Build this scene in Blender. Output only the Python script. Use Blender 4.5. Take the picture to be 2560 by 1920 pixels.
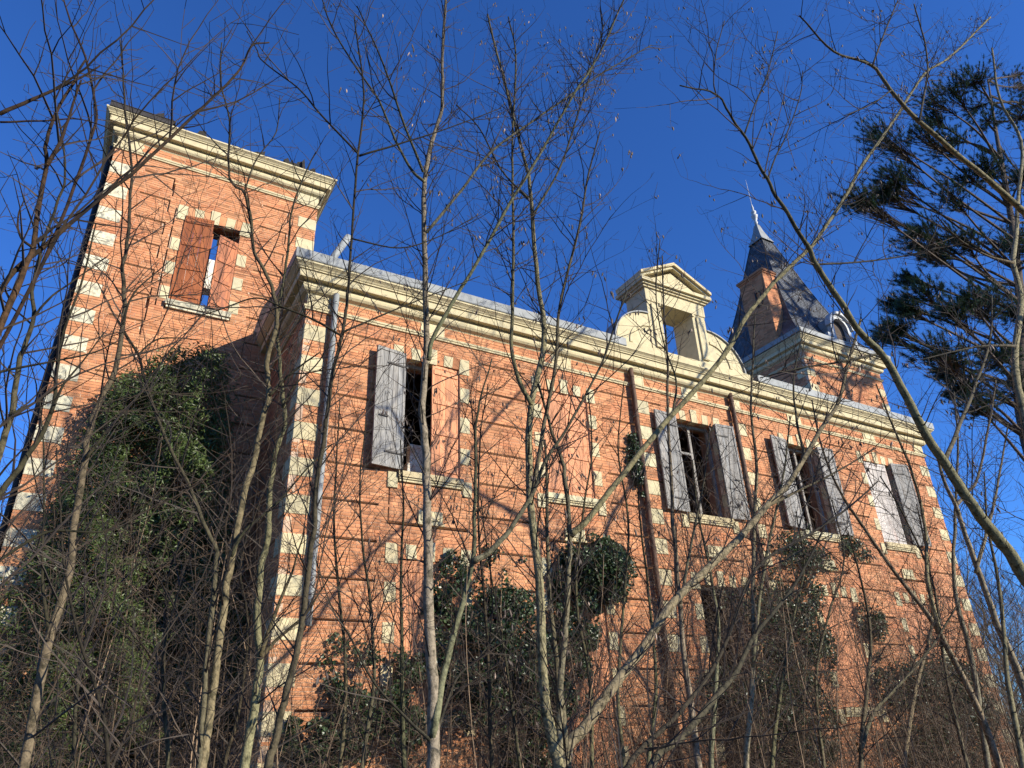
import bpy, math, random
from mathutils import Vector, Matrix, noise

# ------------------------------------------------------------------ camera / sky / sun
for o in list(bpy.data.objects): bpy.data.objects.remove(o, do_unlink=True)
SC = bpy.context.scene
COL = SC.collection
CAM_Z = 1.6
F_PX, CX, CY = 1795.0, 1280.0, 960.0                      # photograph is 2560 x 1920
AX = Vector((0.86945096, 0.19272121, 0.45487752))          # facade direction seen in camera axes (right, down, forward)
AY = Vector((-0.49258659, 0.40826996, 0.76855325))
AZ = Vector((-0.03759632, -0.89228593, 0.44990259))
cam_d = bpy.data.cameras.new('camera'); cam = bpy.data.objects.new('camera', cam_d); COL.objects.link(cam)
right = Vector((AX.x, AY.x, AZ.x)); down = Vector((AX.y, AY.y, AZ.y)); fwd = Vector((AX.z, AY.z, AZ.z))
cam.matrix_world = Matrix(((right.x, -down.x, -fwd.x, 0), (right.y, -down.y, -fwd.y, 0), (right.z, -down.z, -fwd.z, CAM_Z), (0, 0, 0, 1)))
cam_d.sensor_width = 36.0; cam_d.lens = F_PX / 2560 * 36.0; cam_d.clip_start = 0.05; cam_d.clip_end = 3000
SC.camera = cam
SUN_TO = Vector((0.68, -1.0, 0.52)).normalized()           # towards the sun
elev = math.asin(SUN_TO.z); azim = math.atan2(SUN_TO.x, SUN_TO.y)
W = bpy.data.worlds.new('World'); SC.world = W; W.use_nodes = True
wn = W.node_tree.nodes; wl = W.node_tree.links
sky = wn.new('ShaderNodeTexSky'); sky.sky_type = 'NISHITA'; sky.sun_disc = False
sky.sun_elevation = elev; sky.sun_rotation = azim
sky.air_density = 1.0; sky.dust_density = 0.0; sky.ozone_density = 5.0; sky.altitude = 600
hs = wn.new('ShaderNodeMix'); hs.data_type = 'RGBA'; hs.blend_type = 'MULTIPLY'; hs.inputs[0].default_value = 1.0; hs.inputs[7].default_value = (0.56, 1.04, 1.75, 1)   # clear winter blue
wl.new(sky.outputs[0], hs.inputs[6])
wl.new(hs.outputs[2], wn['Background'].inputs['Color'])
wn['Background'].inputs['Strength'].default_value = 0.08
sun_d = bpy.data.lights.new('sun', 'SUN'); sun = bpy.data.objects.new('sun', sun_d); COL.objects.link(sun)
sun_d.energy = 5.0; sun_d.angle = math.radians(0.5); sun_d.color = (1.0, 0.935, 0.78)
sun.rotation_euler = (-SUN_TO).to_track_quat('-Z', 'Y').to_euler(); sun.location = (10, -30, 30)
SC.view_settings.view_transform = 'Standard'; SC.view_settings.look = 'None'
SC.view_settings.exposure = 0.62; SC.view_settings.gamma = 1.0
try: SC.view_settings.use_curve_mapping = False
except Exception: pass

def at(px, py, Y):
    """point on the vertical plane y = Y seen at photo pixel (px, py)"""
    d = Vector((px - CX, py - CY, F_PX)); w = Vector((AX.dot(d), AY.dot(d), AZ.dot(d)))
    w *= Y / w.y
    return Vector((w.x, w.y, w.z + CAM_Z))

# ------------------------------------------------------------------ materials
def mat(name, base, rough=0.8, noise_amt=0.25, noise_scale=8.0, bump=0.0, bump_scale=40.0, tint=False, spec=0.3, metal=0.0, second=None, sec_scale=3.0, sec_lo=0.5, sec_hi=0.7, stretch=None, translucent=0.0):
    m = bpy.data.materials.new(name); m.use_nodes = True
    n = m.node_tree.nodes; l = m.node_tree.links
    b = n['Principled BSDF']; b.inputs['Roughness'].default_value = rough
    b.inputs['Specular IOR Level'].default_value = spec; b.inputs['Metallic'].default_value = metal
    tc = n.new('ShaderNodeTexCoord'); src = tc.outputs['Object']
    if stretch:
        mp = n.new('ShaderNodeMapping'); mp.inputs['Scale'].default_value = stretch; l.new(src, mp.inputs[0]); src = mp.outputs[0]
    nz = n.new('ShaderNodeTexNoise'); nz.inputs['Scale'].default_value = noise_scale; nz.inputs['Detail'].default_value = 6; l.new(src, nz.inputs['Vector'])
    mr = n.new('ShaderNodeMapRange'); mr.inputs[1].default_value = 0.3; mr.inputs[2].default_value = 0.7
    mr.inputs[3].default_value = 1 - noise_amt; mr.inputs[4].default_value = 1 + noise_amt; l.new(nz.outputs[0], mr.inputs[0])
    col = n.new('ShaderNodeRGB'); col.outputs[0].default_value = (*base, 1); cur = col.outputs[0]
    if second:
        n2 = n.new('ShaderNodeTexNoise'); n2.inputs['Scale'].default_value = sec_scale; n2.inputs['Detail'].default_value = 8; n2.inputs['Roughness'].default_value = 0.65; l.new(src, n2.inputs['Vector'])
        r2 = n.new('ShaderNodeMapRange'); r2.inputs[1].default_value = sec_lo; r2.inputs[2].default_value = sec_hi; l.new(n2.outputs[0], r2.inputs[0])
        mx = n.new('ShaderNodeMix'); mx.data_type = 'RGBA'; l.new(r2.outputs[0], mx.inputs[0]); l.new(cur, mx.inputs[6]); mx.inputs[7].default_value = (*second, 1); cur = mx.outputs[2]
    mul = n.new('ShaderNodeMix'); mul.data_type = 'RGBA'; mul.blend_type = 'MULTIPLY'; mul.inputs[0].default_value = 1
    l.new(cur, mul.inputs[6]); l.new(mr.outputs[0], mul.inputs[7]); cur = mul.outputs[2]
    if tint:
        at_ = n.new('ShaderNodeAttribute'); at_.attribute_name = 'tint'
        m3 = n.new('ShaderNodeMix'); m3.data_type = 'RGBA'; m3.blend_type = 'MULTIPLY'; m3.inputs[0].default_value = 1
        l.new(cur, m3.inputs[6]); l.new(at_.outputs['Color'], m3.inputs[7]); cur = m3.outputs[2]
    l.new(cur, b.inputs['Base Color'])
    if bump:
        nb = n.new('ShaderNodeTexNoise'); nb.inputs['Scale'].default_value = bump_scale; nb.inputs['Detail'].default_value = 5; l.new(src, nb.inputs['Vector'])
        bp = n.new('ShaderNodeBump'); bp.inputs['Strength'].default_value = 1.0; bp.inputs['Distance'].default_value = bump
        l.new(nb.outputs[0], bp.inputs['Height']); l.new(bp.outputs[0], b.inputs['Normal'])
    if translucent:
        tr = n.new('ShaderNodeBsdfTranslucent'); l.new(cur, tr.inputs[0])
        ms = n.new('ShaderNodeMixShader'); ms.inputs[0].default_value = translucent
        l.new(b.outputs[0], ms.inputs[1]); l.new(tr.outputs[0], ms.inputs[2]); l.new(ms.outputs[0], n['Material Output'].inputs[0])
    return m
M = {}
M['brick'] = mat('brick', (0.54, 0.238, 0.113), 0.9, 0.16, 5, 0.004, 60, tint=True, second=(0.45, 0.178, 0.086), sec_scale=1.1, sec_lo=0.48, sec_hi=0.68)
M['mortar'] = mat('mortar', (0.60, 0.42, 0.29), 0.95, 0.25, 6, 0.003, 90, second=(0.40, 0.25, 0.17), sec_scale=1.5)
M['backing'] = mat('wall_core', (0.30, 0.16, 0.10), 0.95, 0.3, 4, 0.006, 30)
M['stone'] = mat('cream_stone', (0.55, 0.47, 0.29), 0.9, 0.10, 7, 0.006, 45, second=(0.52, 0.45, 0.29), sec_scale=2.2, sec_lo=0.52, sec_hi=0.72, tint=True)
M['lichen_stone'] = mat('lichen_stone', (0.62, 0.56, 0.40), 0.95, 0.2, 14, 0.008, 60, second=(0.27, 0.26, 0.21), sec_scale=9, sec_lo=0.5, sec_hi=0.62, tint=True)
M['zinc'] = mat('zinc', (0.255, 0.265, 0.265), 0.6, 0.16, 3, 0.001, 20, spec=0.3, second=(0.17, 0.18, 0.18), sec_scale=4)
M['slate'] = mat('slate', (0.085, 0.09, 0.10), 0.55, 0.25, 3, 0.002, 40, tint=True, spec=0.45)
M['grey_wood'] = mat('weathered_grey_wood', (0.275, 0.262, 0.245), 0.85, 0.34, 6, 0.004, 12, tint=True, stretch=(9, 9, 0.7), second=(0.11, 0.10, 0.092), sec_scale=2.0, sec_lo=0.5, sec_hi=0.75)
M['orange_wood'] = mat('faded_terracotta_paint', (0.62, 0.27, 0.135), 0.75, 0.12, 5, 0.002, 14, tint=True, stretch=(6, 6, 0.8), second=(0.36, 0.17, 0.10), sec_scale=1.6, sec_lo=0.58, sec_hi=0.75)
M['brown_wood'] = mat('red_brown_wood', (0.34, 0.105, 0.035), 0.6, 0.25, 4, 0.002, 14, tint=True, stretch=(6, 6, 0.7), second=(0.17, 0.05, 0.025), sec_scale=1.5, sec_lo=0.5, sec_hi=0.72)
M['pale_sheet'] = mat('pale_weathered_board', (0.46, 0.42, 0.39), 0.7, 0.14, 3, 0.002, 14, tint=True, stretch=(3, 3, 0.8), second=(0.55, 0.36, 0.30), sec_scale=1.0, sec_lo=0.55, sec_hi=0.8)
M['iron'] = mat('dark_iron', (0.035, 0.03, 0.028), 0.6, 0.2, 9)
M['rust_pipe'] = mat('brown_pipe', (0.10, 0.055, 0.035), 0.7, 0.3, 9)
M['plaster'] = mat('old_plaster', (0.70, 0.66, 0.56), 0.95, 0.15, 4, 0.004, 30, second=(0.50, 0.30, 0.20), sec_scale=2.2, sec_lo=0.52, sec_hi=0.6)
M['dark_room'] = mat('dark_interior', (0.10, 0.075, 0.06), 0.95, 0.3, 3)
M['char'] = mat('charred_debris', (0.035, 0.03, 0.026), 0.95, 0.4, 9, 0.01, 30)
M['white_metal'] = mat('white_painted_zinc', (0.45, 0.46, 0.46), 0.55, 0.14, 4, spec=0.4)
M['bark'] = mat('pale_bark', (0.25, 0.225, 0.15), 0.9, 0.38, 26, 0.006, 60, tint=True, second=(0.085, 0.08, 0.05), sec_scale=9, sec_lo=0.5, sec_hi=0.62, stretch=(1.6, 1.6, 1.3))
M['twig'] = mat('twig_bark', (0.055, 0.042, 0.033), 0.85, 0.3, 6, tint=True)
M['bramble'] = mat('bramble_stem', (0.13, 0.09, 0.062), 0.85, 0.3, 5, tint=True)
M['ivy'] = mat('ivy_leaf', (0.045, 0.075, 0.028), 0.38, 0.3, 5, tint=True, spec=0.5, translucent=0.15)
M['climber'] = mat('climber_leaf', (0.075, 0.105, 0.028), 0.45, 0.3, 3, tint=True, spec=0.45, translucent=0.2)
M['dead_leaf'] = mat('dead_leaf', (0.20, 0.12, 0.055), 0.8, 0.3, 6, tint=True, translucent=0.2)
M['pine'] = mat('pine_needles', (0.045, 0.075, 0.030), 0.6, 0.3, 1.5, tint=True, translucent=0.1)
M['pine_bark'] = mat('pine_bark', (0.075, 0.055, 0.042), 0.95, 0.35, 8, 0.02, 20)
M['pod'] = mat('seed_pod', (0.075, 0.055, 0.045), 0.7, 0.3, 8, tint=True)
M['ground'] = mat('leaf_litter', (0.10, 0.075, 0.045), 0.95, 0.4, 2.0, 0.03, 6, second=(0.06, 0.075, 0.03), sec_scale=0.7)
for mm in M.values():
    pass

# ------------------------------------------------------------------ mesh helpers
class MB:
    def __init__(s): s.v = []; s.f = []; s.t = []; s.smooth = False
    def quad(s, a, b, c, d, t=(1, 1, 1)):
        i = len(s.v); s.v += [tuple(a), tuple(b), tuple(c), tuple(d)]; s.f.append((i, i+1, i+2, i+3)); s.t.append(t)
    def poly(s, pts, t=(1, 1, 1)):
        i = len(s.v); s.v += [tuple(p) for p in pts]; s.f.append(tuple(range(i, i+len(pts)))); s.t.append(t)
    def box(s, x0, x1, y0, y1, z0, z1, t=(1, 1, 1)):
        i = len(s.v)
        s.v += [(x0,y0,z0),(x1,y0,z0),(x1,y1,z0),(x0,y1,z0),(x0,y0,z1),(x1,y0,z1),(x1,y1,z1),(x0,y1,z1)]
        for q in ((0,3,2,1),(4,5,6,7),(0,1,5,4),(1,2,6,5),(2,3,7,6),(3,0,4,7)): s.f.append(tuple(i+k for k in q)); s.t.append(t)
    def wbox(s, P, u0, u1, z0, z1, d0, d1, t=(1,1,1), back=False):
        """box on wall plane P=(origin, udir, ndir): along u, up z, outward d0..d1"""
        O, U, N = P; i = len(s.v)
        for d in (d0, d1):
            for (u, z) in ((u0,z0),(u1,z0),(u1,z1),(u0,z1)):
                s.v.append((O[0]+U[0]*u+N[0]*d, O[1]+U[1]*u+N[1]*d, z))
        fs = [(4,5,6,7),(0,1,5,4),(1,2,6,5),(2,3,7,6),(3,0,4,7)]
        if back: fs.append((3,2,1,0))
        for q in fs: s.f.append(tuple(i+k for k in q)); s.t.append(t)
    def prism(s, P, pts, d0, d1, t=(1,1,1)):
        """outline pts (u,z) extruded from d0 to d1 on plane P"""
        O, U, N = P; n = len(pts); i = len(s.v)
        for d in (d0, d1):
            for (u, z) in pts: s.v.append((O[0]+U[0]*u+N[0]*d, O[1]+U[1]*u+N[1]*d, z))
        s.f.append(tuple(i+n+k for k in range(n))); s.t.append(t)
        s.f.append(tuple(i+n-1-k for k in range(n))); s.t.append(t)
        for k in range(n):
            k2 = (k+1) % n; s.f.append((i+k, i+k2, i+n+k2, i+n+k)); s.t.append(t)
    def tube(s, pts, rad, sides=5, t=(1,1,1), cap=True, age=None):
        n = len(pts)
        if n < 2: return
        i0 = len(s.v); ref = None
        for k in range(n):
            d = (pts[min(k+1, n-1)] - pts[max(k-1, 0)])
            if d.length < 1e-9: d = Vector((0, 0, 1))
            d.normalize()
            if ref is None: ref = d.orthogonal().normalized()
            a = ref - d * ref.dot(d)
            if a.length < 1e-6: a = d.orthogonal()
            a.normalize(); ref = a; b = d.cross(a); p = pts[k]; r = rad[k]
            for j in range(sides):
                an = 2*math.pi*j/sides; c = math.cos(an)*r; e = math.sin(an)*r
                s.v.append((p.x+a.x*c+b.x*e, p.y+a.y*c+b.y*e, p.z+a.z*c+b.z*e))
        for k in range(n-1):
            for j in range(sides):
                j2 = (j+1) % sides; q = i0+k*sides
                s.f.append((q+j, q+j2, q+sides+j2, q+sides+j)); s.t.append(t if age is None else age(rad[k], t))
        if cap:
            q = i0+(n-1)*sides; s.f.append(tuple(q+j for j in range(sides))); s.t.append(t)
            s.f.append(tuple(i0+sides-1-j for j in range(sides))); s.t.append(t)
    def leaf(s, p, d, up, L, Wd, t=(1,1,1)):
        sd = d.cross(up)
        if sd.length < 1e-5: sd = d.orthogonal()
        sd.normalize(); nrm = sd.cross(d); i = len(s.v)
        m = p + d*(L*0.45); w = sd*(Wd*0.5); k = nrm*(Wd*0.16)
        s.v += [tuple(p), tuple(m-w+k), tuple(p+d*L-nrm*(L*0.08)), tuple(m+w+k)]
        s.f += [(i, i+1, i+2), (i, i+2, i+3)]; s.t += [t, t]
    def build(s, name, m, parent=None, smooth=False, origin=None):
        me = bpy.data.meshes.new(name)
        if origin is not None:
            o = origin; vs = [(x-o[0], y-o[1], z-o[2]) for x, y, z in s.v]
        else: vs = s.v
        me.from_pydata(vs, [], s.f); me.materials.append(m)
        a = me.attributes.new('tint', 'FLOAT_COLOR', 'FACE')
        buf = []
        for t in s.t: buf += [t[0], t[1], t[2], 1.0]
        a.data.foreach_set('color', buf)
        if smooth: me.polygons.foreach_set('use_smooth', [True]*len(me.polygons))
        me.update()
        ob = bpy.data.objects.new(name, me); COL.objects.link(ob)
        if origin is not None: ob.location = origin
        if parent is not None:
            ob.parent = parent; ob.matrix_parent_inverse = Matrix.Translation(-WT.get(parent.name, Vector((0, 0, 0))))
        WT[ob.name] = Vector(origin) if origin is not None else Vector((0, 0, 0))
        return ob
WT = {}
def empty(name, loc, label, cat, group=None):
    o = bpy.data.objects.new(name, None); COL.objects.link(o); o.location = loc; WT[o.name] = Vector(loc)
    o['label'] = label; o['category'] = cat
    if group: o['group'] = group
    return o
def tg(rng, amt=0.12, warm=0.05):
    b = 1 + rng.uniform(-amt, amt); w = rng.uniform(-warm, warm)
    return (b*(1+w), b, b*(1-w))

# ------------------------------------------------------------------ ground
def make_ground():
    mb = MB(); n = 60; rng = random.Random(3)
    def h(x, y):
        r = math.hypot(x-10, y-10)
        return 0.10*noise.noise(Vector((x*0.25, y*0.25, 0))) + 0.002*max(0, r-60) * noise.noise(Vector((x*0.01, y*0.01, 3))) - 0.05
    xs = [-600 + 1200*i/n for i in range(n+1)]
    xs = sorted(set(xs + [x*1.5 for x in range(-20, 40)])); ys = sorted(set([-600 + 1200*i/n for i in range(n+1)] + [y*1.5 for y in range(-10, 30)]))
    idx = {}
    for i, x in enumerate(xs):
        for j, y in enumerate(ys): idx[i, j] = len(mb.v); mb.v.append((x, y, h(x, y)))
    for i in range(len(xs)-1):
        for j in range(len(ys)-1): mb.f.append((idx[i,j], idx[i+1,j], idx[i+1,j+1], idx[i,j+1])); mb.t.append((1,1,1))
    g = mb.build('ground', M['ground'], smooth=True); g['kind'] = 'structure'
make_ground()

# ------------------------------------------------------------------ the mansion
RB = random.Random(11)
XL, XR, YF = 2.57, 22.15, 12.0           # front block: left and right corner, front plane
DEPTH = 11.0
YT = 15.2                                 # front plane of both towers
TLX0, TLX1 = -1.49, 3.27                  # left tower
TRX0, TRX1 = 22.0, 26.7                   # right tower
PITCH = 0.675
house = empty('brick_mansion', (12.36, 17.0, 0.0), 'derelict red brick mansion with cream stone dressings, two towers and grey shutters', 'house')
PF = ((0, YF, 0), (1, 0, 0), (0, -1, 0))
PT = ((0, YT, 0), (1, 0, 0), (0, -1, 0))
PLS = ((XL, 0, 0), (0, 1, 0), (-1, 0, 0))       # left side of front block, u = y
PTL = ((TLX0, 0, 0), (0, 1, 0), (-1, 0, 0))     # left tower left side
PRS = ((TRX0, 0, 0), (0, 1, 0), (-1, 0, 0))     # right tower left side
bricks = MB(); mortar = MB(); front_bricks = []
JB = 0.011
def brick_tint():
    r = RB.random()
    if r < 0.10: b = RB.uniform(0.62, 0.78)
    elif r < 0.25: b = RB.uniform(1.12, 1.28)
    else: b = RB.uniform(0.86, 1.10)
    w = RB.uniform(-0.06, 0.10)
    return (b, b*(1+w), b*(1+1.5*w))
def subtract(iv, cuts):
    out = [iv]
    for c0, c1 in cuts:
        nx = []
        for a, b in out:
            if c1 <= a or c0 >= b: nx.append((a, b))
            else:
                if c0 > a: nx.append((a, c0))
                if c1 < b: nx.append((c1, b))
        out = nx
    return out
def brick_field(P, u0, u1, z0, z1, blockers, grooves=(), vgrooves=(), glist=(), record=False, depth=0.13):
    """real brick courses with recessed joints between z0 and z1; glist = groove heights, grooves = [(ua,ub)] spans where they run"""
    levels = sorted([g for g in glist if z0 < g < z1])
    gh = 0.044
    edges = [z0] + levels + [z1]; row = 0
    for k in range(len(edges)-1):
        a = edges[k] + (gh/2 if k > 0 else 0); b = edges[k+1] - (gh/2 if k+1 < len(edges)-1 else 0)
        if b - a < 0.03: continue
        n = max(1, round((b-a)/0.0635)); ch = (b-a)/n
        for c in range(n):
            cz0 = a + c*ch; cz1 = cz0 + ch; row += 1
            cuts = [(q[0], q[1]) for q in list(blockers)+list(vgrooves) if min(cz1, q[3]) - max(cz0, q[2]) > 0.5*ch]
            for (s0, s1) in subtract((u0, u1), cuts):
                if s1 - s0 < 0.015: continue
                mortar.wbox(P, s0, s1, cz0, cz1, -depth, -0.008 + RB.uniform(-0.001, 0.001))
                lay(P, s0, s1, cz0, cz1, row, record)
        if k+1 < len(edges)-1:                       # the joint between two bands: deep groove, or a thin course
            gz0, gz1 = edges[k+1]-gh/2, edges[k+1]+gh/2
            cuts = [(q[0], q[1]) for q in blockers if q[2] < edges[k+1]-0.001 and q[3] > edges[k+1]+0.001] + list(grooves)
            for (s0, s1) in subtract((u0, u1), cuts):
                if s1 - s0 < 0.03: continue
                mortar.wbox(P, s0, s1, gz0, gz1, -depth, -0.008)
                lay(P, s0, s1, gz0, gz1, 0, False)
def lay(P, s0, s1, cz0, cz1, row, record):
    L0 = RB.choice((0.29, 0.30, 0.31, 0.22)); x = s0 - (row % 2)*0.15 - RB.uniform(0, 0.05)
    while x < s1 - 0.02:
        L = RB.choice((0.29, 0.30, 0.31, 0.30, 0.22, 0.145)); a = max(x, s0 + 0.002); b = min(x+L-JB, s1-0.002); x += L
        if b - a < 0.025: continue
        d = RB.uniform(-0.003, 0.0035); t = brick_tint()
        za, zb = cz0 + 0.004 + RB.uniform(0, 0.002), cz1 - 0.004 - RB.uniform(0, 0.002)
        if record: front_bricks.append((P, a, b, za, zb, d, t))
        else: bricks.wbox(P, a, b, za, zb, -0.03, d, t)

stones = []       # (name, P, u0,u1,z0,z1,proud, material)
def stone(P, u0, u1, z0, z1, proud=0.014, m='stone', name='quoin_stone', parent=None, chips=True):
    mb = MB(); c = 0.008; t = tg(RB, 0.10, 0.03)
    O, U, N = P
    j = lambda: RB.uniform(-0.004, 0.004)
    # a block with worn (chamfered) arrises
    ring0 = [(u0, z0), (u1, z0), (u1, z1), (u0, z1)]
    ring1 = [(u0+c+j(), z0+c+j()), (u1-c+j(), z0+c+j()), (u1-c+j(), z1-c+j()), (u0+c+j(), z1-c+j())]
    def pt(u, z, d): return (O[0]+U[0]*u+N[0]*d, O[1]+U[1]*u+N[1]*d, z)
    for k in range(4):
        k2 = (k+1) % 4
        mb.quad(pt(*ring0[k], -0.14), pt(*ring0[k2], -0.14), pt(*ring0[k2], proud-c), pt(*ring0[k], proud-c), t)
        mb.quad(pt(*ring0[k], proud-c), pt(*ring0[k2], proud-c), pt(*ring1[k2], proud), pt(*ring1[k], proud), t)
    mb.poly([pt(*q, proud) for q in ring1], t)
    return mb.build(name, M[m], parent or house)
def voussoirs(P, cx, w, zh, zt, parent, n_cream=5):
    """flat arch: alternating cream and brick wedges over an opening"""
    n = 2*n_cream - 1; tot = w + 0.44
    widths = []; 
    for k in range(n): widths.append(0.21 if k % 2 == 0 else (tot - 0.21*n_cream)/(n_cream-1))
    x = cx - tot/2
    for k in range(n):
        x0, x1 = x, x + widths[k]; x = x1
        s = 0.045
        def sl(xx): return (xx - cx) / (tot/2) * s
        key = k == n//2
        top = zt + (0.075 if key else 0)
        z0 = zh - (0.02 if key else 0)
        outer = k in (0, n-1)
        if outer: z0 = zh - 0.10
        pts = [(x0 - (0 if k == 0 else sl(x0)), z0), (x1 - (0 if k == n-1 else sl(x1)), z0), (x1, top), (x0, top)]
        mb = MB(); t = tg(RB, 0.08, 0.03) if k % 2 == 0 else brick_tint()
        g = 0.003
        pts = [(p[0] + (g if i in (0, 3) else -g), p[1]) for i, p in enumerate(pts)]
        mb.prism(P, pts, -0.14, 0.03 if key else (0.016 if k % 2 == 0 else 0.006), t)
        mb.build('voussoir', M['stone'] if k % 2 == 0 else M['brick'], parent)

def shutter_leaf(P, hinge_u, z0, z1, w, ang, side, m, name='shutter', label=None, pivot_d=0.05, planks=5, horizontal=False, inset=None, gaps=()):
    """shutter leaf hinged at hinge_u; side=+1 extends to +u, -1 to -u when flat; ang = degrees it stands out from the wall"""
    O, U, N = P
    O, U, N = Vector(O), Vector(U), Vector(N)
    base = O + U*hinge_u + N*pivot_d; base.z = z0
    a = math.radians(ang)
    du = (U*side)*math.cos(a) + N*math.sin(a); dn = (N*math.cos(a) - (U*side)*math.sin(a))
    PP = (tuple(base - Vector((0, 0, 0))), tuple(du), tuple(dn))
    h = z1 - z0
    fr = MB(); t0 = tg(RB, 0.08, 0.02); th = 0.016
    PP0 = ((base.x, base.y, 0), tuple(du), tuple(dn))
    for zz in (0.10, h*0.36, h*0.64, h-0.20):
        fr.wbox(PP0, 0.03, w-0.03, z0+zz, z0+zz+0.10, -th-0.020, -th-0.001, t0, back=True)
    fr.wbox(PP0, -0.004, 0.05, z0-0.003, z1+0.003, -th-0.004, th+0.006, t0, back=True)
    fr.wbox(PP0, w-0.05, w+0.004, z0-0.003, z1+0.003, -th-0.004, th+0.006, t0, back=True)
    fr.wbox(PP0, 0.05, w-0.05, z1-0.06, z1+0.003, -th-0.004, th+0.006, t0, back=True)
    fr.wbox(PP0, 0.05, w-0.05, z0-0.003, z0+0.05, -th-0.004, th+0.006, t0, back=True)
    leafo = fr.build(name, M[m], house)
    if label: leafo['label'] = label
    pw = (w-0.10)/planks
    for k in range(planks):
        if k in gaps: continue
        pb = MB(); x0 = 0.05 + k*pw + 0.003; x1 = 0.05 + (k+1)*pw - 0.003
        dz = RB.uniform(0, 0.01)
        pb.wbox(PP0, x0, x1, z0+0.051, z1-0.061-dz, -th, th*0.6+RB.uniform(-0.003, 0.003), tg(RB, 0.22, 0.03), back=True)
        pb.build('plank', M[m], leafo)
    for zz in (0.28, h-0.33):
        ir = MB(); ir.wbox(PP0, -0.05, w*0.62, z0+zz, z0+zz+0.035, th+0.007, th+0.013, (1,1,1), back=True); ir.build('strap_hinge', M['iron'], leafo)
    ir = MB(); ir.wbox(PP0, w*0.55, w*0.85, z0+h*0.40, z0+h*0.40+0.03, th+0.007, th+0.02, (1,1,1), back=True)
    ir.build('latch', M['iron'], leafo)
    return leafo

# ---- openings of the front block
BAYS = [5.215, 8.45, 12.36, 16.24, 19.51]
WID = [1.25, 1.25, 1.32, 1.25, 1.25]
ZH, ZS = 8.68, 6.25           # upper window head and sill
GH, GS = 4.64, 2.10           # ground-floor head, sill
GZ = [8.945 - PITCH*k for k in range(13)]
holes = []
for cx, w in zip(BAYS, WID):
    holes.append((cx-w/2, cx+w/2, ZS, ZH)); holes.append((cx-w/2, cx+w/2, GS if cx < 8 or cx > 14 else 0.12, GH))
def wall_core(P, u0, u1, z0, z1, hs, thick, d_front, name, m='backing', m_in=None):
    """masonry core with real openings (cells between the opening edges)"""
    us = sorted(set([u0, u1] + [h[0] for h in hs] + [h[1] for h in hs])); zs = sorted(set([z0, z1] + [h[2] for h in hs] + [h[3] for h in hs]))
    mb = MB(); O, U, N = P
    def pt(u, z, d): return (O[0]+U[0]*u+N[0]*d, O[1]+U[1]*u+N[1]*d, z)
    def solid(a, b):
        if a < 0 or b < 0 or a >= len(us)-1 or b >= len(zs)-1: return False
        uc, zc = (us[a]+us[a+1])/2, (zs[b]+zs[b+1])/2
        return not any(h[0] < uc < h[1] and h[2] < zc < h[3] for h in hs)
    d1, d0 = d_front, d_front - thick
    for a in range(len(us)-1):
        for b in range(len(zs)-1):
            if not solid(a, b): continue
            A, B, C_, D_ = us[a], us[a+1], zs[b], zs[b+1]
            mb.quad(pt(A,C_,d1), pt(B,C_,d1), pt(B,D_,d1), pt(A,D_,d1)); mb.quad(pt(B,C_,d0), pt(A,C_,d0), pt(A,D_,d0), pt(B,D_,d0))
            for (ia, ib, e) in ((a-1,b,0),(a+1,b,1),(a,b-1,2),(a,b+1,3)):
                if not solid(ia, ib):
                    q = {0: ((A,C_),(A,D_)), 1: ((B,D_),(B,C_)), 2: ((B,C_),(A,C_)), 3: ((A,D_),(B,D_))}[e]
                    mb.quad(pt(*q[0],d0), pt(*q[0],d1), pt(*q[1],d1), pt(*q[1],d0))
    return mb.build(name, M[m], house)
wall_core(PF, XL+0.16, XR-0.16, -0.3, 9.9, holes, 0.42, -0.13, 'facade_wall')
blk = [(h[0], h[1], h[2], h[3]) for h in holes]
gsp = []
edges_g = [XL+0.46]
for cx, w in zip(BAYS, WID): edges_g += [cx-w/2-0.38, cx+w/2+0.40]
edges_g.append(XR-0.46)
for i in range(0, len(edges_g), 2): gsp.append((edges_g[i], edges_g[i+1]))
vg = []
# quoins
q_stones = []
for k in range(len(GZ)):
    zt = GZ[k]; zb = zt - PITCH/2
    if zb < 0.05: break
    q_stones += [(XL-0.002, XL+0.43, zb, zt), (XR-0.43, XR+0.002, zb, zt)]
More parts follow.
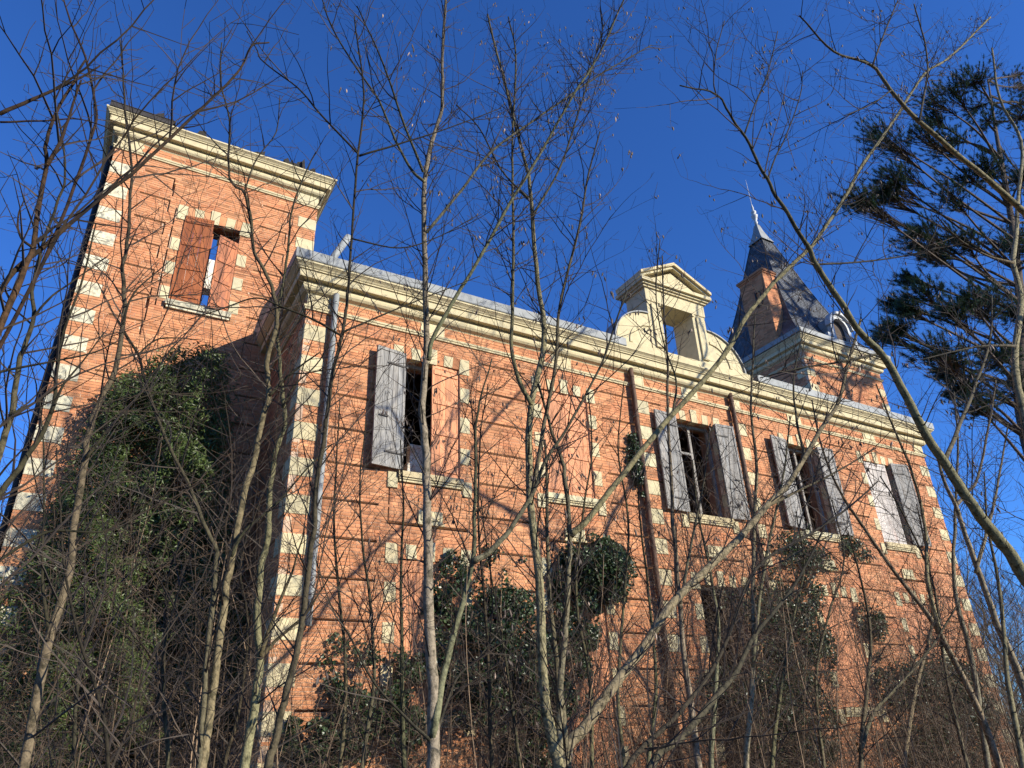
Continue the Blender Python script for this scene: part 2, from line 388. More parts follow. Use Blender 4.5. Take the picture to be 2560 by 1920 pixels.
# window trims
def window(cx, w, zh, zs, idx, upper=True):
    fr = MB(); x0, x1 = cx-w/2, cx+w/2
    for (a, b, c, d) in ((x0, x0+0.06, zs, zh), (x1-0.06, x1, zs, zh), (x0+0.06, x1-0.06, zh-0.07, zh)):
        fr.wbox(PF, a, b, c, d, -0.30, -0.22, tg(RB), back=True)
    if upper and idx in (2, 3, 4):
        fr.wbox(PF, cx-0.035, cx+0.035, zs, zh-0.071, -0.285, -0.235, tg(RB), back=True)
        fr.wbox(PF, x0+0.061, cx-0.036, zs+1.62, zs+1.68, -0.285, -0.235, tg(RB), back=True)
    wo = fr.build('window', M['grey_wood'], house)
    voussoirs(PF, cx, w, zh, zh+0.255, wo)
    # jamb stones at the quoin rhythm
    for k, g in enumerate(GZ):
        zt, zb = g, g - PITCH/2
        if zt > zh + 0.05 or zb < zs - 0.05: continue
        for s in (-1, 1):
            a, b = (x0-0.22, x0-0.002) if s < 0 else (x1+0.002, x1+0.22)
            stone(PF, a, b, zb, zt, 0.012, name='jamb_stone', parent=wo); blk.append((a, b, zb, zt))
    blk.append((x0-0.222, x1+0.222, zh-0.10, zh+0.25))
    if upper or idx in (0, 1, 3, 4):
        sl = MB(); z1 = zs
        sl.wbox(PF, x0-0.04, x1+0.04, z1-0.11, z1, -0.28, 0.085, tg(RB)); sl.wbox(PF, x0-0.02, x1+0.02, z1-0.145, z1-0.111, -0.1, 0.06); sl.wbox(PF, x0-0.01, x1+0.01, z1-0.19, z1-0.146, -0.1, 0.035)
        sl.build('sill', M['stone'], wo)
        for s in (-1, 1):
            a, b = (x0-0.24, x0-0.041) if s < 0 else (x1+0.041, x1+0.24)
            stone(PF, a, b, z1-0.33, z1-0.03, 0.03, name='sill_block', parent=wo); blk.append((a, b, z1-0.33, z1-0.03))
        blk.append((x0-0.04, x1+0.04, z1-0.19, z1))
    if upper:
        # sunk apron panel with a small cream cartouche below the sill
        zA, zB = zs-0.98, zs-0.34
        vg.append((x0-0.20, x0-0.175, zA, zB)); vg.append((x1+0.175, x1+0.20, zA, zB)); vg.append((x0-0.20, x1+0.20, zA-0.03, zA+0.02))
        ct = MB(); ct.wbox(PF, cx-0.24, cx+0.24, zs-0.93, zs-0.70, -0.1, 0.035, tg(RB)); ct.wbox(PF, cx-0.19, cx+0.19, zs-0.88, zs-0.73, 0.035, 0.055, tg(RB)); ct.wbox(PF, cx-0.28, cx+0.28, zs-0.97, zs-0.931, -0.1, 0.05, tg(RB))
        ct.build('cartouche', M['stone'], wo); blk.append((cx-0.26, cx+0.26, zs-0.97, zs-0.70))
        # frieze panel
        fz = MB(); fz.wbox(PF, cx-0.27, cx+0.27, 9.375, 9.63, -0.1, 0.012, tg(RB)); 
        if idx > 1:
            fz.wbox(PF, cx-0.20, cx+0.20, 9.43, 9.58, 0.012, 0.03, tg(RB))
        fz.build('frieze_panel', M['stone'], wo); blk.append((cx-0.27, cx+0.27, 9.36, 9.64))
    return wo
wins = []
for i, (cx, w) in enumerate(zip(BAYS, WID)):
    wins.append(window(cx, w, ZH, ZS, i, True))
    window(cx, w, GH, GS if i != 2 and i != 1 else 0.12, i, False)
for q in q_stones:
    stone(PF, *q, proud=0.012, name='quoin_stone'); blk.append(q)
for (a, b) in ((XL-0.002, XL+0.46), (XR-0.46, XR+0.002)):
    stone(PF, a, b, 9.37, 9.63, 0.02, name='frieze_block'); blk.append((a, b, 9.37, 9.63))
for a in (10.56, 13.84):
    stone(PF, a, a+0.30, 9.37, 9.63, 0.02, name='frieze_block'); blk.append((a, a+0.30, 9.37, 9.63))
    for k in range(9):
        zt = GZ[k]; zb = zt-PITCH/2
        stone(PF, a, a+0.36, zb, zt, 0.016, name='pilaster_stone'); blk.append((a, a+0.36, zb, zt))
brick_field(PF, XL, XR, 0.0, 9.275, blk, gsp, vg, GZ, record=True)
brick_field(PF, XL, XR, 9.36, 9.64, blk, record=True)
# left return wall of the front block, in shade
wall_core(PLS, YF+0.16, YT+0.2, -0.3, 9.9, [], 0.4, -0.13, 'return_wall')
blk2 = []
for k in range(len(GZ)):
    zt = GZ[k]; zb = zt-PITCH/2
    if zb > 0.05: stone(PLS, YF+0.015, YF+0.43, zb, zt, 0.012, name='quoin_stone'); blk2.append((YF, YF+0.43, zb, zt))
brick_field(PLS, YF, YT, 0.0, 9.275, blk2, [(YF+0.5, YT-0.2)], [], GZ)
brick_field(PLS, YF, YT, 9.36, 9.64, [])
# string course and cornice: profiles swept round the block
def sweep(profile, x0, x1, yf, yb, name, m, closed_right=True, tint=(1,1,1)):
    mb = MB()
    rows = []
    for (o, z) in profile: rows.append([(x0-o, yb, z), (x0-o, yf-o, z), (x1+o, yf-o, z), (x1+o, yb, z)])
    for k in range(len(rows)-1):
        A, B = rows[k], rows[k+1]
        for j in range(3):
            # long runs are cut into lengths so that the mouldings get slightly uneven
            n = max(1, int((Vector(A[j+1])-Vector(A[j])).length / 1.1))
            for q in range(n):
                f0, f1 = q/n, (q+1)/n
                lp = lambda R, f: tuple(R[j][i]*(1-f)+R[j+1][i]*f for i in range(3))
                mb.quad(lp(A,f0), lp(A,f1), lp(B,f1), lp(B,f0), tint)
    return mb.build(name, M[m], house)
CORN = [(0.0, 9.60), (0.02, 9.63), (0.045, 9.64), (0.09, 9.66), (0.125, 9.70), (0.135, 9.745), (0.125, 9.79), (0.09, 9.825), (0.09, 9.85), (0.235, 9.85), (0.24, 9.87), (0.245, 10.00), (0.275, 10.005), (0.275, 10.035), (0.29, 10.04), (0.31, 10.07), (0.345, 10.10), (0.36, 10.11), (0.36, 10.15), (0.0, 10.17)]
STRG = [(0.0, 9.26), (0.035, 9.265), (0.04, 9.30), (0.055, 9.305), (0.06, 9.345), (0.03, 9.352), (0.0, 9.362)]
GUTT = [(0.30, 10.152), (0.375, 10.153), (0.385, 10.17), (0.385, 10.365), (0.37, 10.372), (0.36, 10.365), (0.36, 10.19), (0.1, 10.18)]
sweep(STRG, XL, XR, YF, YF+DEPTH, 'string_course', 'stone')
sweep(CORN, XL, XR, YF, YF+DEPTH, 'cornice', 'stone')
# zinc gutter, interrupted by the stone aedicule
def gutter(xa, xb, left_ret, right_ret, name='gutter'):
    mb = MB()
    for k in range(len(GUTT)-1):
        (o0, z0), (o1, z1) = GUTT[k], GUTT[k+1]
        xl0 = XL-o0 if left_ret else xa; xl1 = XL-o1 if left_ret else xa
        xr0 = XR+o0 if right_ret else xb; xr1 = XR+o1 if right_ret else xb
        n = max(2, int((xb-xa)/0.8))
        for q in range(n):
            f0, f1 = q/n, (q+1)/n; w = lambda f: 0.006*math.sin(f*n*1.7+xa) + 0.004*noise.noise(Vector((xa+f*(xb-xa), 0, 5)))
            mb.quad((xl0+(xr0-xl0)*f0, YF-o0, z0+w(f0)), (xl0+(xr0-xl0)*f1, YF-o0, z0+w(f1)), (xl1+(xr1-xl1)*f1, YF-o1, z1+w(f1)), (xl1+(xr1-xl1)*f0, YF-o1, z1+w(f0)))
        if left_ret: mb.quad((XL-o0, YT, z0), (XL-o0, YF-o0, z0), (XL-o1, YF-o1, z1), (XL-o1, YT, z1))
        if right_ret: mb.quad((XR+o0, YF-o0, z0), (XR+o0, YT, z0), (XR+o1, YT, z1), (XR+o1, YF-o1, z1))
    for k in range(int((xb-xa)/2.0)):
        x = xa + 1.0 + 2.0*k; mb.box(x-0.012, x+0.012, YF-0.389, YF-0.386, 10.16, 10.37)
    return mb.build(name, M['zinc'], house)
gutter(XL, 10.15, True, False); gutter(14.62, XR, False, True)
# low roof behind the parapet, floors and dark rooms
rf = MB(); rz = 10.19
for (a, b, c, d) in (((XL-0.1, YF-0.1, rz), (XR+0.1, YF-0.1, rz), (XR-3.5, YF+DEPTH/2, rz+0.5), (XL+3.5, YF+DEPTH/2, rz+0.5)),
                     ((XR+0.1, YF+DEPTH+0.1, rz), (XL-0.1, YF+DEPTH+0.1, rz), (XL+3.5, YF+DEPTH/2, rz+0.5), (XR-3.5, YF+DEPTH/2, rz+0.5))):
    rf.quad(a, b, c, d)
rf.poly([(XL-0.1, YF+DEPTH+0.1, rz), (XL-0.1, YF-0.1, rz), (XL+3.5, YF+DEPTH/2, rz+0.5)]); rf.poly([(XR+0.1, YF-0.1, rz), (XR+0.1, YF+DEPTH+0.1, rz), (XR-3.5, YF+DEPTH/2, rz+0.5)])
rf.build('roof', M['slate'], house)
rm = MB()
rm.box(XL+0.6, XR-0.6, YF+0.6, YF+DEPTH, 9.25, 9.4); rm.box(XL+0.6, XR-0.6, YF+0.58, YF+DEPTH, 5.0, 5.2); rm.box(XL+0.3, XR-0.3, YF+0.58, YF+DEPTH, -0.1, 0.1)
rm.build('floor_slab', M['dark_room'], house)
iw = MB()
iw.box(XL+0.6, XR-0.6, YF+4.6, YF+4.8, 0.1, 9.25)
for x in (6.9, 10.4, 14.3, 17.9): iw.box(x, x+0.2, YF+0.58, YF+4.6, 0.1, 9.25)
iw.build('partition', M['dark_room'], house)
bw = MB(); bw.box(XL, XR, YF+DEPTH-0.4, YF+DEPTH-0.002, -0.3, 10.16); bw.box(XR-0.5, XR-0.13, YF+0.55, YF+DEPTH-0.4, -0.3, 10.1); bw.box(XL+0.14, XL+0.5, YT+0.2, YF+DEPTH-0.4, -0.3, 10.1)
bw.build('rear_wall', M['backing'], house)
# shutters of the front
ZA, ZB = ZS+0.02, ZH+0.06
shutter_leaf(PF, BAYS[0]-0.60, ZA, ZB, 0.64, 9, -1, 'grey_wood', label='weathered grey plank shutter folded back beside the first upper window')
shutter_leaf(PF, BAYS[0]+0.62, ZA, ZB-0.08, 0.61, 176, 1, 'orange_wood', label='faded terracotta shutter closed over half of the first upper window', pivot_d=-0.06, planks=4)
for s in (-1, 1): shutter_leaf(PF, BAYS[1]+s*0.62, ZA, ZB-0.08, 0.61, 178, s, 'orange_wood', pivot_d=-0.06, planks=4)
shutter_leaf(PF, BAYS[2]-0.66, ZA, ZB, 0.70, 4, -1, 'grey_wood'); shutter_leaf(PF, BAYS[2]+0.66, ZA, ZB, 0.58, 5, 1, 'grey_wood')
shutter_leaf(PF, BAYS[3]-0.63, ZA, ZB, 0.68, 7, -1, 'grey_wood'); shutter_leaf(PF, BAYS[3]+0.63, ZA, ZB, 0.58, 4, 1, 'grey_wood')
shutter_leaf(PF, BAYS[4]-0.62, ZA, ZB-0.08, 1.02, 178, -1, 'pale_sheet', label='pale boarded shutter closed over the last upper window', pivot_d=-0.06, planks=3)
shutter_leaf(PF, BAYS[4]+0.62, ZA, ZB, 0.66, 10, 1, 'grey_wood')
for i in (0, 1, 3, 4):
    for s in (-1, 1): shutter_leaf(PF, BAYS[i]+s*0.62, (GS if i != 1 else 0.14)+0.02, GH-0.02, 0.61, 178, s, 'orange_wood', pivot_d=-0.06, planks=9)
# rough infill low in the first window
inf = MB(); inf.wbox(PF, 4.90, BAYS[0]+0.60, ZS+0.002, 6.62, -0.62, -0.40); inf.wbox(PF, 4.95, BAYS[0]+0.60, 6.621, 7.02, -0.60, -0.42)
inf.build('window_infill', M['plaster'], house)
# down pipes
def pipe(x, z0, z1, r, m, d=0.10, joints=True, name='downpipe'):
    mb = MB(); pts = []; n = int((z1-z0)/0.25)
    for k in range(n+1): pts.append(Vector((x+0.004*math.sin(k*1.3), YF-d, z0+(z1-z0)*k/n)))
    mb.tube(pts, [r]*len(pts), 12)
    po = mb.build(name, M[m], house, smooth=True)
    z = z1-0.25
    while z > z0+0.2:
        cl = MB(); cl.tube([Vector((x, YF-d, z)), Vector((x, YF-d, z+0.05))], [r*1.14]*2, 12); cl.box(x-0.01, x+0.01, YF-d+r, YF-0.002, z+0.015, z+0.03); z -= 1.05
        cl.build('pipe_bracket', M[m], po)
    return po
pipe(3.10, 3.42, 9.70, 0.058, 'zinc')
pipe(10.42, 0.05, 9.72, 0.062, 'rust_pipe'); pipe(13.74, 0.05, 9.72, 0.062, 'rust_pipe')

# ---- stone aedicule on the middle of the cornice
PA = ((0, YF-0.12, 0), (1, 0, 0), (0, -1, 0))
AC = 12.26
ad = MB()
zb = 10.15
ad.wbox(PA, 10.12, 14.64, zb, zb+0.26, -0.75, 0.10, (0.97,0.97,0.97), back=True)      # plinth
ad.wbox(PA, AC-1.02, AC-0.56, zb+0.262, 11.95, -0.75, 0.0, (1,1,1), back=True)
ad.wbox(PA, AC+0.56, AC+1.02, zb+0.262, 11.95, -0.75, 0.0, (1,1,1), back=True)
ad.wbox(PA, AC-0.90, AC-0.68, zb+0.40, 11.86, 0.0, 0.05, (1.03,1.03,1.03)); ad.wbox(PA, AC+0.68, AC+0.90, zb+0.40, 11.86, 0.0, 0.05, (1.03,1.03,1.03))
ad.wbox(PA, AC-1.04, AC+1.04, 11.952, 12.34, -0.77, 0.02, (1,1,1), back=True)
ad.wbox(PA, AC-0.60, AC-0.54, 11.86, 11.951, -0.7, 0.04); ad.wbox(PA, AC+0.54, AC+0.60, 11.86, 11.951, -0.7, 0.04)
aed = ad.build('aedicule', M['stone'], house); aed['label'] = 'cream stone open frame with pediment and scroll wings above the cornice'
en = MB()
for (o, z0, z1) in ((0.05, 12.342, 12.40), (0.10, 12.401, 12.46), (0.17, 12.461, 12.56)):
    en.wbox(PA, AC-1.06-o, AC+1.06+o, z0, z1, -0.80-o, 0.02+o, tg(RB, 0.04), back=True)
en.build('pediment_cornice', M['stone'], aed)
pd = MB()
pd.prism(PA, [(AC-1.05, 12.562), (AC+1.05, 12.562), (AC, 13.10)], -0.75, 0.02)
pdo = pd.build('tympanum', M['stone'], aed)
rk = MB(); 
for s in (-1, 1):
    for (o, a, b) in ((0.12, 0.0, 0.07), (0.19, 0.071, 0.16)):
        th = 0.0
        rk.prism(PA, [(AC+s*1.25, 12.563+a), (AC+s*0.0, 13.22+a-0.03), (AC+s*0.0, 13.22+b-0.03), (AC+s*1.25, 12.563+b)][::s], -0.85-o*0.3, 0.02+o, tg(RB, 0.04))
rk.build('raking_cornice', M['stone'], aed)
for s in (-1, 1):
    sc = MB(); top = []
    n = 14
    for k in range(n+1):
        f = k/n; a = math.pi/2*f
        top.append((AC+s*(2.20-1.16*math.sin(a)**1.0*f**0.15), 10.412 + 1.12*(1-math.cos(a))**0.75*0.0 + 1.10*math.sin(a)))
    # convex quarter curve from the outer foot up to the frame
    outl = [(AC+s*1.03, 10.412), (AC+s*2.20, 10.412)] + [(AC+s*(1.03+1.17*math.cos(math.pi/2*k/n)), 10.412+1.10*math.sin(math.pi/2*k/n)) for k in range(1, n+1)]
    if s < 0: outl = outl[::-1]
    sc.prism(PA, outl, -0.45, -0.02)
    # sunk scroll line
    so = sc.build('scroll_wing', M['stone'], aed)
    for r0, r1, d in ((0.62, 0.70, 0.012),):
        rb = MB(); arc = [(AC+s*(1.05+r1*math.cos(math.pi/2*k/n)), 10.50+r1*math.sin(math.pi/2*k/n)) for k in range(n+1)] + [(AC+s*(1.05+r0*math.cos(math.pi/2*k/n)), 10.50+r0*math.sin(math.pi/2*k/n)) for k in range(n, -1, -1)]
        if s < 0: arc = arc[::-1]
        rb.prism(PA, arc, -0.02, d); rb.build('scroll_band', M['stone'], so)
    zc = MB(); cap = [(AC+s*(1.03+1.21*math.cos(math.pi/2*k/n)), 10.412+1.14*math.sin(math.pi/2*k/n)) for k in range(n+1)]
    cap2 = [(AC+s*(1.03+1.175*math.cos(math.pi/2*k/n)), 10.414+1.105*math.sin(math.pi/2*k/n)) for k in range(n, -1, -1)]
    ol = cap+cap2
    if s < 0: ol = ol[::-1]
    zc.prism(PA, ol, -0.50, 0.03); zc.build('wing_flashing', M['zinc'], so)

# ---- left tower
DZT = 5.15
TW = (TLX0+TLX1)/2
TPIT = 0.665
TG = [14.03 - TPIT*k for k in range(21)]
tw_w = 1.22; tzh, tzs = 13.03, 10.68
thole = [(TW-tw_w/2, TW+tw_w/2, tzs, tzh)]
wall_core(PT, TLX0+0.16, TLX1-0.16, -0.3, 15.0, thole, 0.40, -0.13, 'tower_wall', m='backing')
tb = list(thole)
two = MB()
for (a, b, c, d) in ((TW-tw_w/2, TW-tw_w/2+0.06, tzs, tzh), (TW+tw_w/2-0.06, TW+tw_w/2, tzs, tzh), (TW-0.04, TW+0.04, tzs, tzh-0.02)): two.wbox(PT, a, b, c, d, -0.30, -0.22, tg(RB), back=True)
two = two.build('window', M['brown_wood'], house)
voussoirs(PT, TW, tw_w, tzh, tzh+0.30, two)
tb.append((TW-tw_w/2-0.222, TW+tw_w/2+0.222, tzh-0.10, tzh+0.30))
tvg = []
for k, g in enumerate(TG):
    zt, zbm = g, g-TPIT/2
    if zbm > 0.05:
        for (a, b) in ((TLX0-0.002, TLX0+0.46), (TLX1-0.46, TLX1+0.002)):
            stone(PT, a, b, zbm, zt, 0.012, m='lichen_stone' if a < 0 else 'stone'); tb.append((a, b, zbm, zt))
    # toothed grooves beside the window bay
    for (a, b) in ((TLX0+0.70, TLX0+1.36), (TLX1-1.36, TLX1-0.70)):
        tvg.append((b-0.03, b, g-TPIT/2, g-0.02))
    if tzs-0.1 < zbm-TPIT*0.5 and g-TPIT*0.5 < tzh-0.05:
        for s in (-1, 1):
            a, b = (TW-tw_w/2-0.22, TW-tw_w/2-0.002) if s < 0 else (TW+tw_w/2+0.002, TW+tw_w/2+0.22)
            stone(PT, a, b, g-TPIT, g-TPIT/2, 0.014, name='jamb_stone', parent=two); tb.append((a, b, g-TPIT, g-TPIT/2))
tvg += [(TW-1.02, TW-0.99, 13.52, 13.86), (TW-1.02, TW+1.02, 13.50, 13.53), (TW-1.02, TW-0.99, 10.05, 10.9), (TW-1.02, TW+1.02, 10.03, 10.06), (TW-0.885, TW-0.855, 10.5, 13.2)]
sl = MB(); sl.wbox(PT, TW-tw_w/2-0.08, TW+tw_w/2+0.08, tzs-0.13, tzs, -0.28, 0.10, (0.8,0.8,0.8)); sl.wbox(PT, TW-tw_w/2-0.05, TW+tw_w/2+0.05, tzs-0.19, tzs-0.131, -0.1, 0.06); sl.build('sill', M['lichen_stone'], two)
tb.append((TW-tw_w/2-0.08, TW+tw_w/2+0.08, tzs-0.19, tzs))
for (a, b) in ((TLX0-0.002, TLX0+0.55), (TLX1-0.55, TLX1+0.002)):
    stone(PT, a, b, 9.37+DZT, 9.63+DZT, 0.02, name='frieze_block'); tb.append((a, b, 9.37+DZT, 9.63+DZT))
brick_field(PT, TLX0, TLX1, 0.0, 9.275+DZT, tb, [(TLX0+0.70, TLX0+1.36), (TLX1-1.36, TLX1-0.70)], tvg, TG)
brick_field(PT, TLX0, TLX1, 9.36+DZT, 9.64+DZT, tb)
TD = 4.7
tside = MB()
tside.box(TLX0+0.02, TLX0+0.45, YT+0.02, YT+TD, -0.3, 15.25); tside.box(TLX1-0.45, TLX1-0.02, YT+0.50, YT+TD, -0.3, 15.25)
tside.build('tower_side_wall', M['brick'], house)
tb_ = wall_core(((0, YT+TD, 0), (1, 0, 0), (0, -1, 0)), TLX0+0.45, TLX1-0.45, -0.3, 15.25, [(TW-0.1, TW+0.75, 11.5, 14.2)], 0.4, 0.0, 'tower_rear_wall', m='plaster')
def shift(p, dz): return [(o, z+dz) for o, z in p]
sweep(shift(STRG, DZT), TLX0, TLX1, YT, YT+TD, 'string_course', 'stone')
sweep(shift(CORN, DZT), TLX0, TLX1, YT, YT+TD, 'cornice', 'stone')
# burnt remains on the tower's wall head
rr = random.Random(5)
for k in range(46):
    x = TLX0-0.2 + (TLX1-TLX0+0.4)*rr.random(); w = rr.uniform(0.06, 0.30); h = rr.uniform(0.04, 0.26)**1.0*(1.5 if noise.noise(Vector((x*1.3, 0, 0))) > 0.05 else 0.5)
    a = Vector((x, YT-0.30+rr.uniform(0, 0.2), 15.30)); ang = rr.uniform(-0.4, 0.4)
    pts = [(x-w/2, 15.29), (x+w/2, 15.29), (x+w/2*rr.uniform(0.2, 1)+ang*h, 15.30+h), (x-w/2*rr.uniform(0.2, 1)+ang*h, 15.30+h*rr.uniform(0.5, 1))]
    d = rr.uniform(0.15, 0.34); db = MB(); db.prism(PT, pts, d-0.2, d); db.build('charred_rafter_end', M['char'], house)
for (x, w) in ((TLX0+1.9, 0.05), (TLX0+2.3, 0.06), (TLX0+3.2, 0.05), (TLX0+4.0, 0.07)):
    fl = MB(); fl.wbox(PT, x, x+w, 15.2, 15.50+RB.uniform(-0.1, 0.05), 0.05, 0.12, (1,1,1), back=True)
    fl.build('broken_brick', M['brick'], house)
zs_ = MB(); zs_.wbox(PT, TLX0-0.30, TLX0+1.05, 15.29, 15.42, 0.20, 0.385, (1,1,1), back=True); zs_.wbox(PT, TLX0-0.30, TLX0+1.10, 15.421, 15.435, 0.16, 0.40, (1,1,1), back=True)
zs_.build('gutter_remnant', M['iron'], house)
# brown shutters standing half open in the tower window
shutter_leaf(PT, TW-tw_w/2-0.02, tzs+0.02, tzh+0.02, 0.62, 172, -1, 'brown_wood', label='red-brown shutter nearly closed in the left tower window', pivot_d=0.02, planks=3)
shutter_leaf(PT, TW+tw_w/2-0.02, tzs-0.02, tzh-0.38, 0.46, 160, 1, 'brown_wood', pivot_d=0.01, planks=2, label='broken red-brown shutter hanging right in the left tower window')
hd = MB(); hd.wbox(PT, TW-0.02, TW+tw_w/2, tzh-0.16, tzh-0.01, -0.36, -0.31, (1,1,1), back=True); hd.wbox(PT, TW+0.15, TW+tw_w/2, tzh-0.34, tzh-0.17, -0.33, -0.28, (0.7,0.7,0.7), back=True); hd.build('broken_lintel', M['char'], two)
# drain pipe on the tower's left edge
dp = MB(); dp.tube([Vector((TLX0-0.09, YT+0.35, 0.0)), Vector((TLX0-0.09, YT+0.35, 14.7))], [0.06, 0.06], 10); dp.build('downpipe', M['iron'], house, smooth=True)
# bent flue pipe and a stub of roof beside the tower
fp_ = MB(); fp_.tube([Vector((at(800, 690, 13.6).x, 13.6, 10.2)), at(836, 640, 13.6), at(872, 592, 13.6)], [0.085]*3, 12); fp_.build('flue_pipe', M['zinc'], house, smooth=True)

# ---- right tower with slate spire
TRC = (TRX0+TRX1)/2
wall_core(PT, TRX0+0.16, TRX1-0.16, -0.3, 15.0, [], 0.4, -0.13, 'turret_wall'); wall_core(PRS, YT+0.16, YT+TD, -0.3, 15.0, [], 0.4, -0.13, 'turret_side_wall')
rbk = []; rbs = []
for k, g in enumerate(TG):
    if g < 9.5: break
    for (a, b) in ((TRX0-0.002, TRX0+0.46), (TRX1-0.46, TRX1+0.002)): stone(PT, a, b, g-TPIT/2, g, 0.012); rbk.append((a, b, g-TPIT/2, g))
    stone(PRS, YT+0.015, YT+0.46, g-TPIT/2, g, 0.012); rbs.append((YT, YT+0.46, g-TPIT/2, g))
brick_field(PT, TRX0, TRX1, 9.0, 9.275+DZT, rbk, [(TRX0+0.7, TRX0+1.36), (TRX1-1.36, TRX1-0.7)], [], TG); brick_field(PT, TRX0, TRX1, 9.36+DZT, 9.64+DZT, rbk)
brick_field(PRS, YT, YT+TD, 9.0, 9.275+DZT, rbs, [(YT+0.7, YT+TD-0.7)], [], TG); brick_field(PRS, YT, YT+TD, 9.36+DZT, 9.64+DZT, [])
for x in (TRX1-0.13,):
    e = MB(); e.box(x-0.4, x, YT+0.55, YT+TD, -0.3, 15.0); e.box(TRX0+0.5, TRX1-0.5, YT+TD-0.4, YT+TD-0.13, -0.3, 15.0); e.build('turret_rear_wall', M['backing'], house)
sweep(shift(STRG, DZT), TRX0, TRX1, YT, YT+TD, 'string_course', 'stone'); sweep(shift(CORN, DZT), TRX0, TRX1, YT, YT+TD, 'cornice', 'stone')
RC = Vector((TRC, YT+TD/2, 0)); H0, H1 = 15.34, 23.2
def roof_r(z):
    f = (z-H0)/(H1-H0)
    return 2.35*(1-f)**1.0*(1-0.13*math.sin(math.pi*f)) + 0.34*max(0, 1-f*6)**2 + 0.05
gz = MB()
for k in range(4):
    r0, r1 = roof_r(H0)+0.02, roof_r(H0)+0.02
    pass
zr = roof_r(H0)+0.03
gz.box(RC.x-zr, RC.x+zr, RC.y-zr, RC.y-zr+0.03, 15.322, 15.52); gz.box(RC.x-zr, RC.x-zr+0.03, RC.y-zr+0.031, RC.y+zr, 15.322, 15.52); gz.box(RC.x+zr-0.03, RC.x+zr, RC.y-zr+0.031, RC.y+zr, 15.322, 15.52); gz.box(RC.x-zr+0.031, RC.x+zr-0.031, RC.y-zr+0.031, RC.y+zr, 15.322, 15.34)
gz.build('turret_gutter', M['zinc'], house)
slates = MB(); core = MB(); rs = random.Random(8)
zrow = H0; dz = 0.125; prev = None
NR = int((H1-0.9-H0)/dz)
for r in range(NR):
    za, zb2 = H0 + r*dz, H0 + (r+1)*dz + 0.05; ra, rb = roof_r(za), roof_r(min(zb2, H1))
    for s in range(4):
        c_, s_ = [(1,0),(0,1),(-1,0),(0,-1)][s]
        nx, ny = [(0,-1),(1,0),(0,1),(-1,0)][s]
        if s == 2: continue
        n = max(2, int(2*ra/0.20)); off = (r % 2)*0.5
        for q in range(-1, n):
            f0, f1 = max(0, (q+off)/n), min(1, (q+1+off)/n)
            if f1 - f0 < 0.02: continue
            g = 0.006/ra
            def P3(f, rad, z, lift): u = (-1+2*f)*rad; return (RC.x + c_*u + nx*(rad+lift), RC.y + s_*u + ny*(rad+lift), z)
            t = tg(rs, 0.35, 0.04); l = 0.022+rs.uniform(0, 0.008)
            slates.quad(P3(f0+g, ra, za, l), P3(f1-g, ra, za, l), P3(f1-g, rb, zb2, 0.004), P3(f0+g, rb, zb2, 0.004), t)
            slates.quad(P3(f0+g, ra, za, l-0.014), P3(f1-g, ra, za, l-0.014), P3(f1-g, ra, za, l), P3(f0+g, ra, za, l), t)
for r in range(24):
    za, zb2 = H0+(H1-H0)*r/24, H0+(H1-H0)*(r+1)/24; ra, rb = roof_r(za)-0.01, roof_r(zb2)-0.01
    A = [(RC.x-ra, RC.y-ra, za), (RC.x+ra, RC.y-ra, za), (RC.x+ra, RC.y+ra, za), (RC.x-ra, RC.y+ra, za)]; B = [(RC.x-rb, RC.y-rb, zb2), (RC.x+rb, RC.y-rb, zb2), (RC.x+rb, RC.y+rb, zb2), (RC.x-rb, RC.y+rb, zb2)]
    for k in range(4): core.quad(A[k], A[(k+1)%4], B[(k+1)%4], B[k], (0.5,0.5,0.5))
spire = core.build('spire_roof', M['slate'], house)
so = slates.build('slates', M['slate'], spire); so['kind'] = 'stuff'
hp = MB()
for (sx, sy) in ((-1,-1),(1,-1),(-1,1),(1,1)):
    pts = [Vector((RC.x+sx*(roof_r(H0+(H1-0.9-H0)*k/14)+0.02), RC.y+sy*(roof_r(H0+(H1-0.9-H0)*k/14)+0.02), H0+(H1-0.9-H0)*k/14)) for k in range(15)]
    hp.tube(pts, [0.03]*15, 6, (0.45, 0.45, 0.47))
hp.build('hip_flashing', M['slate'], spire)
fi = MB(); zt = H1-0.95
tp = [(0.42, zt), (0.30, zt+0.3), (0.17, zt+0.75), (0.11, zt+1.05), (0.10, zt+1.12)]
for k in range(len(tp)-1):
    (ra, za), (rb, zb2) = tp[k], tp[k+1]
    for s in range(4):
        c_ = [(-1,-1),(1,-1),(1,1),(-1,1)]; a, b = c_[s], c_[(s+1)%4]
        fi.quad((RC.x+a[0]*ra, RC.y+a[1]*ra, za), (RC.x+b[0]*ra, RC.y+b[1]*ra, za), (RC.x+b[0]*rb, RC.y+b[1]*rb, zb2), (RC.x+a[0]*rb, RC.y+a[1]*rb, zb2))
fio = fi.build('spire_cap', M['zinc'], spire)
fn = MB()
prof = [(0.06, 0), (0.07, 0.15), (0.10, 0.22), (0.05, 0.26), (0.12, 0.45), (0.15, 0.55), (0.17, 0.62), (0.10, 0.68), (0.07, 0.74), (0.13, 0.80), (0.12, 0.88), (0.05, 0.95), (0.06, 1.1), (0.035, 1.25), (0.015, 1.35), (0.012, 2.6), (0.004, 2.9)]
fn.tube([Vector((RC.x, RC.y, zt+1.10+z)) for r, z in prof], [r for r, z in prof], 10); fn.build('finial', M['white_metal'], spire, smooth=True)
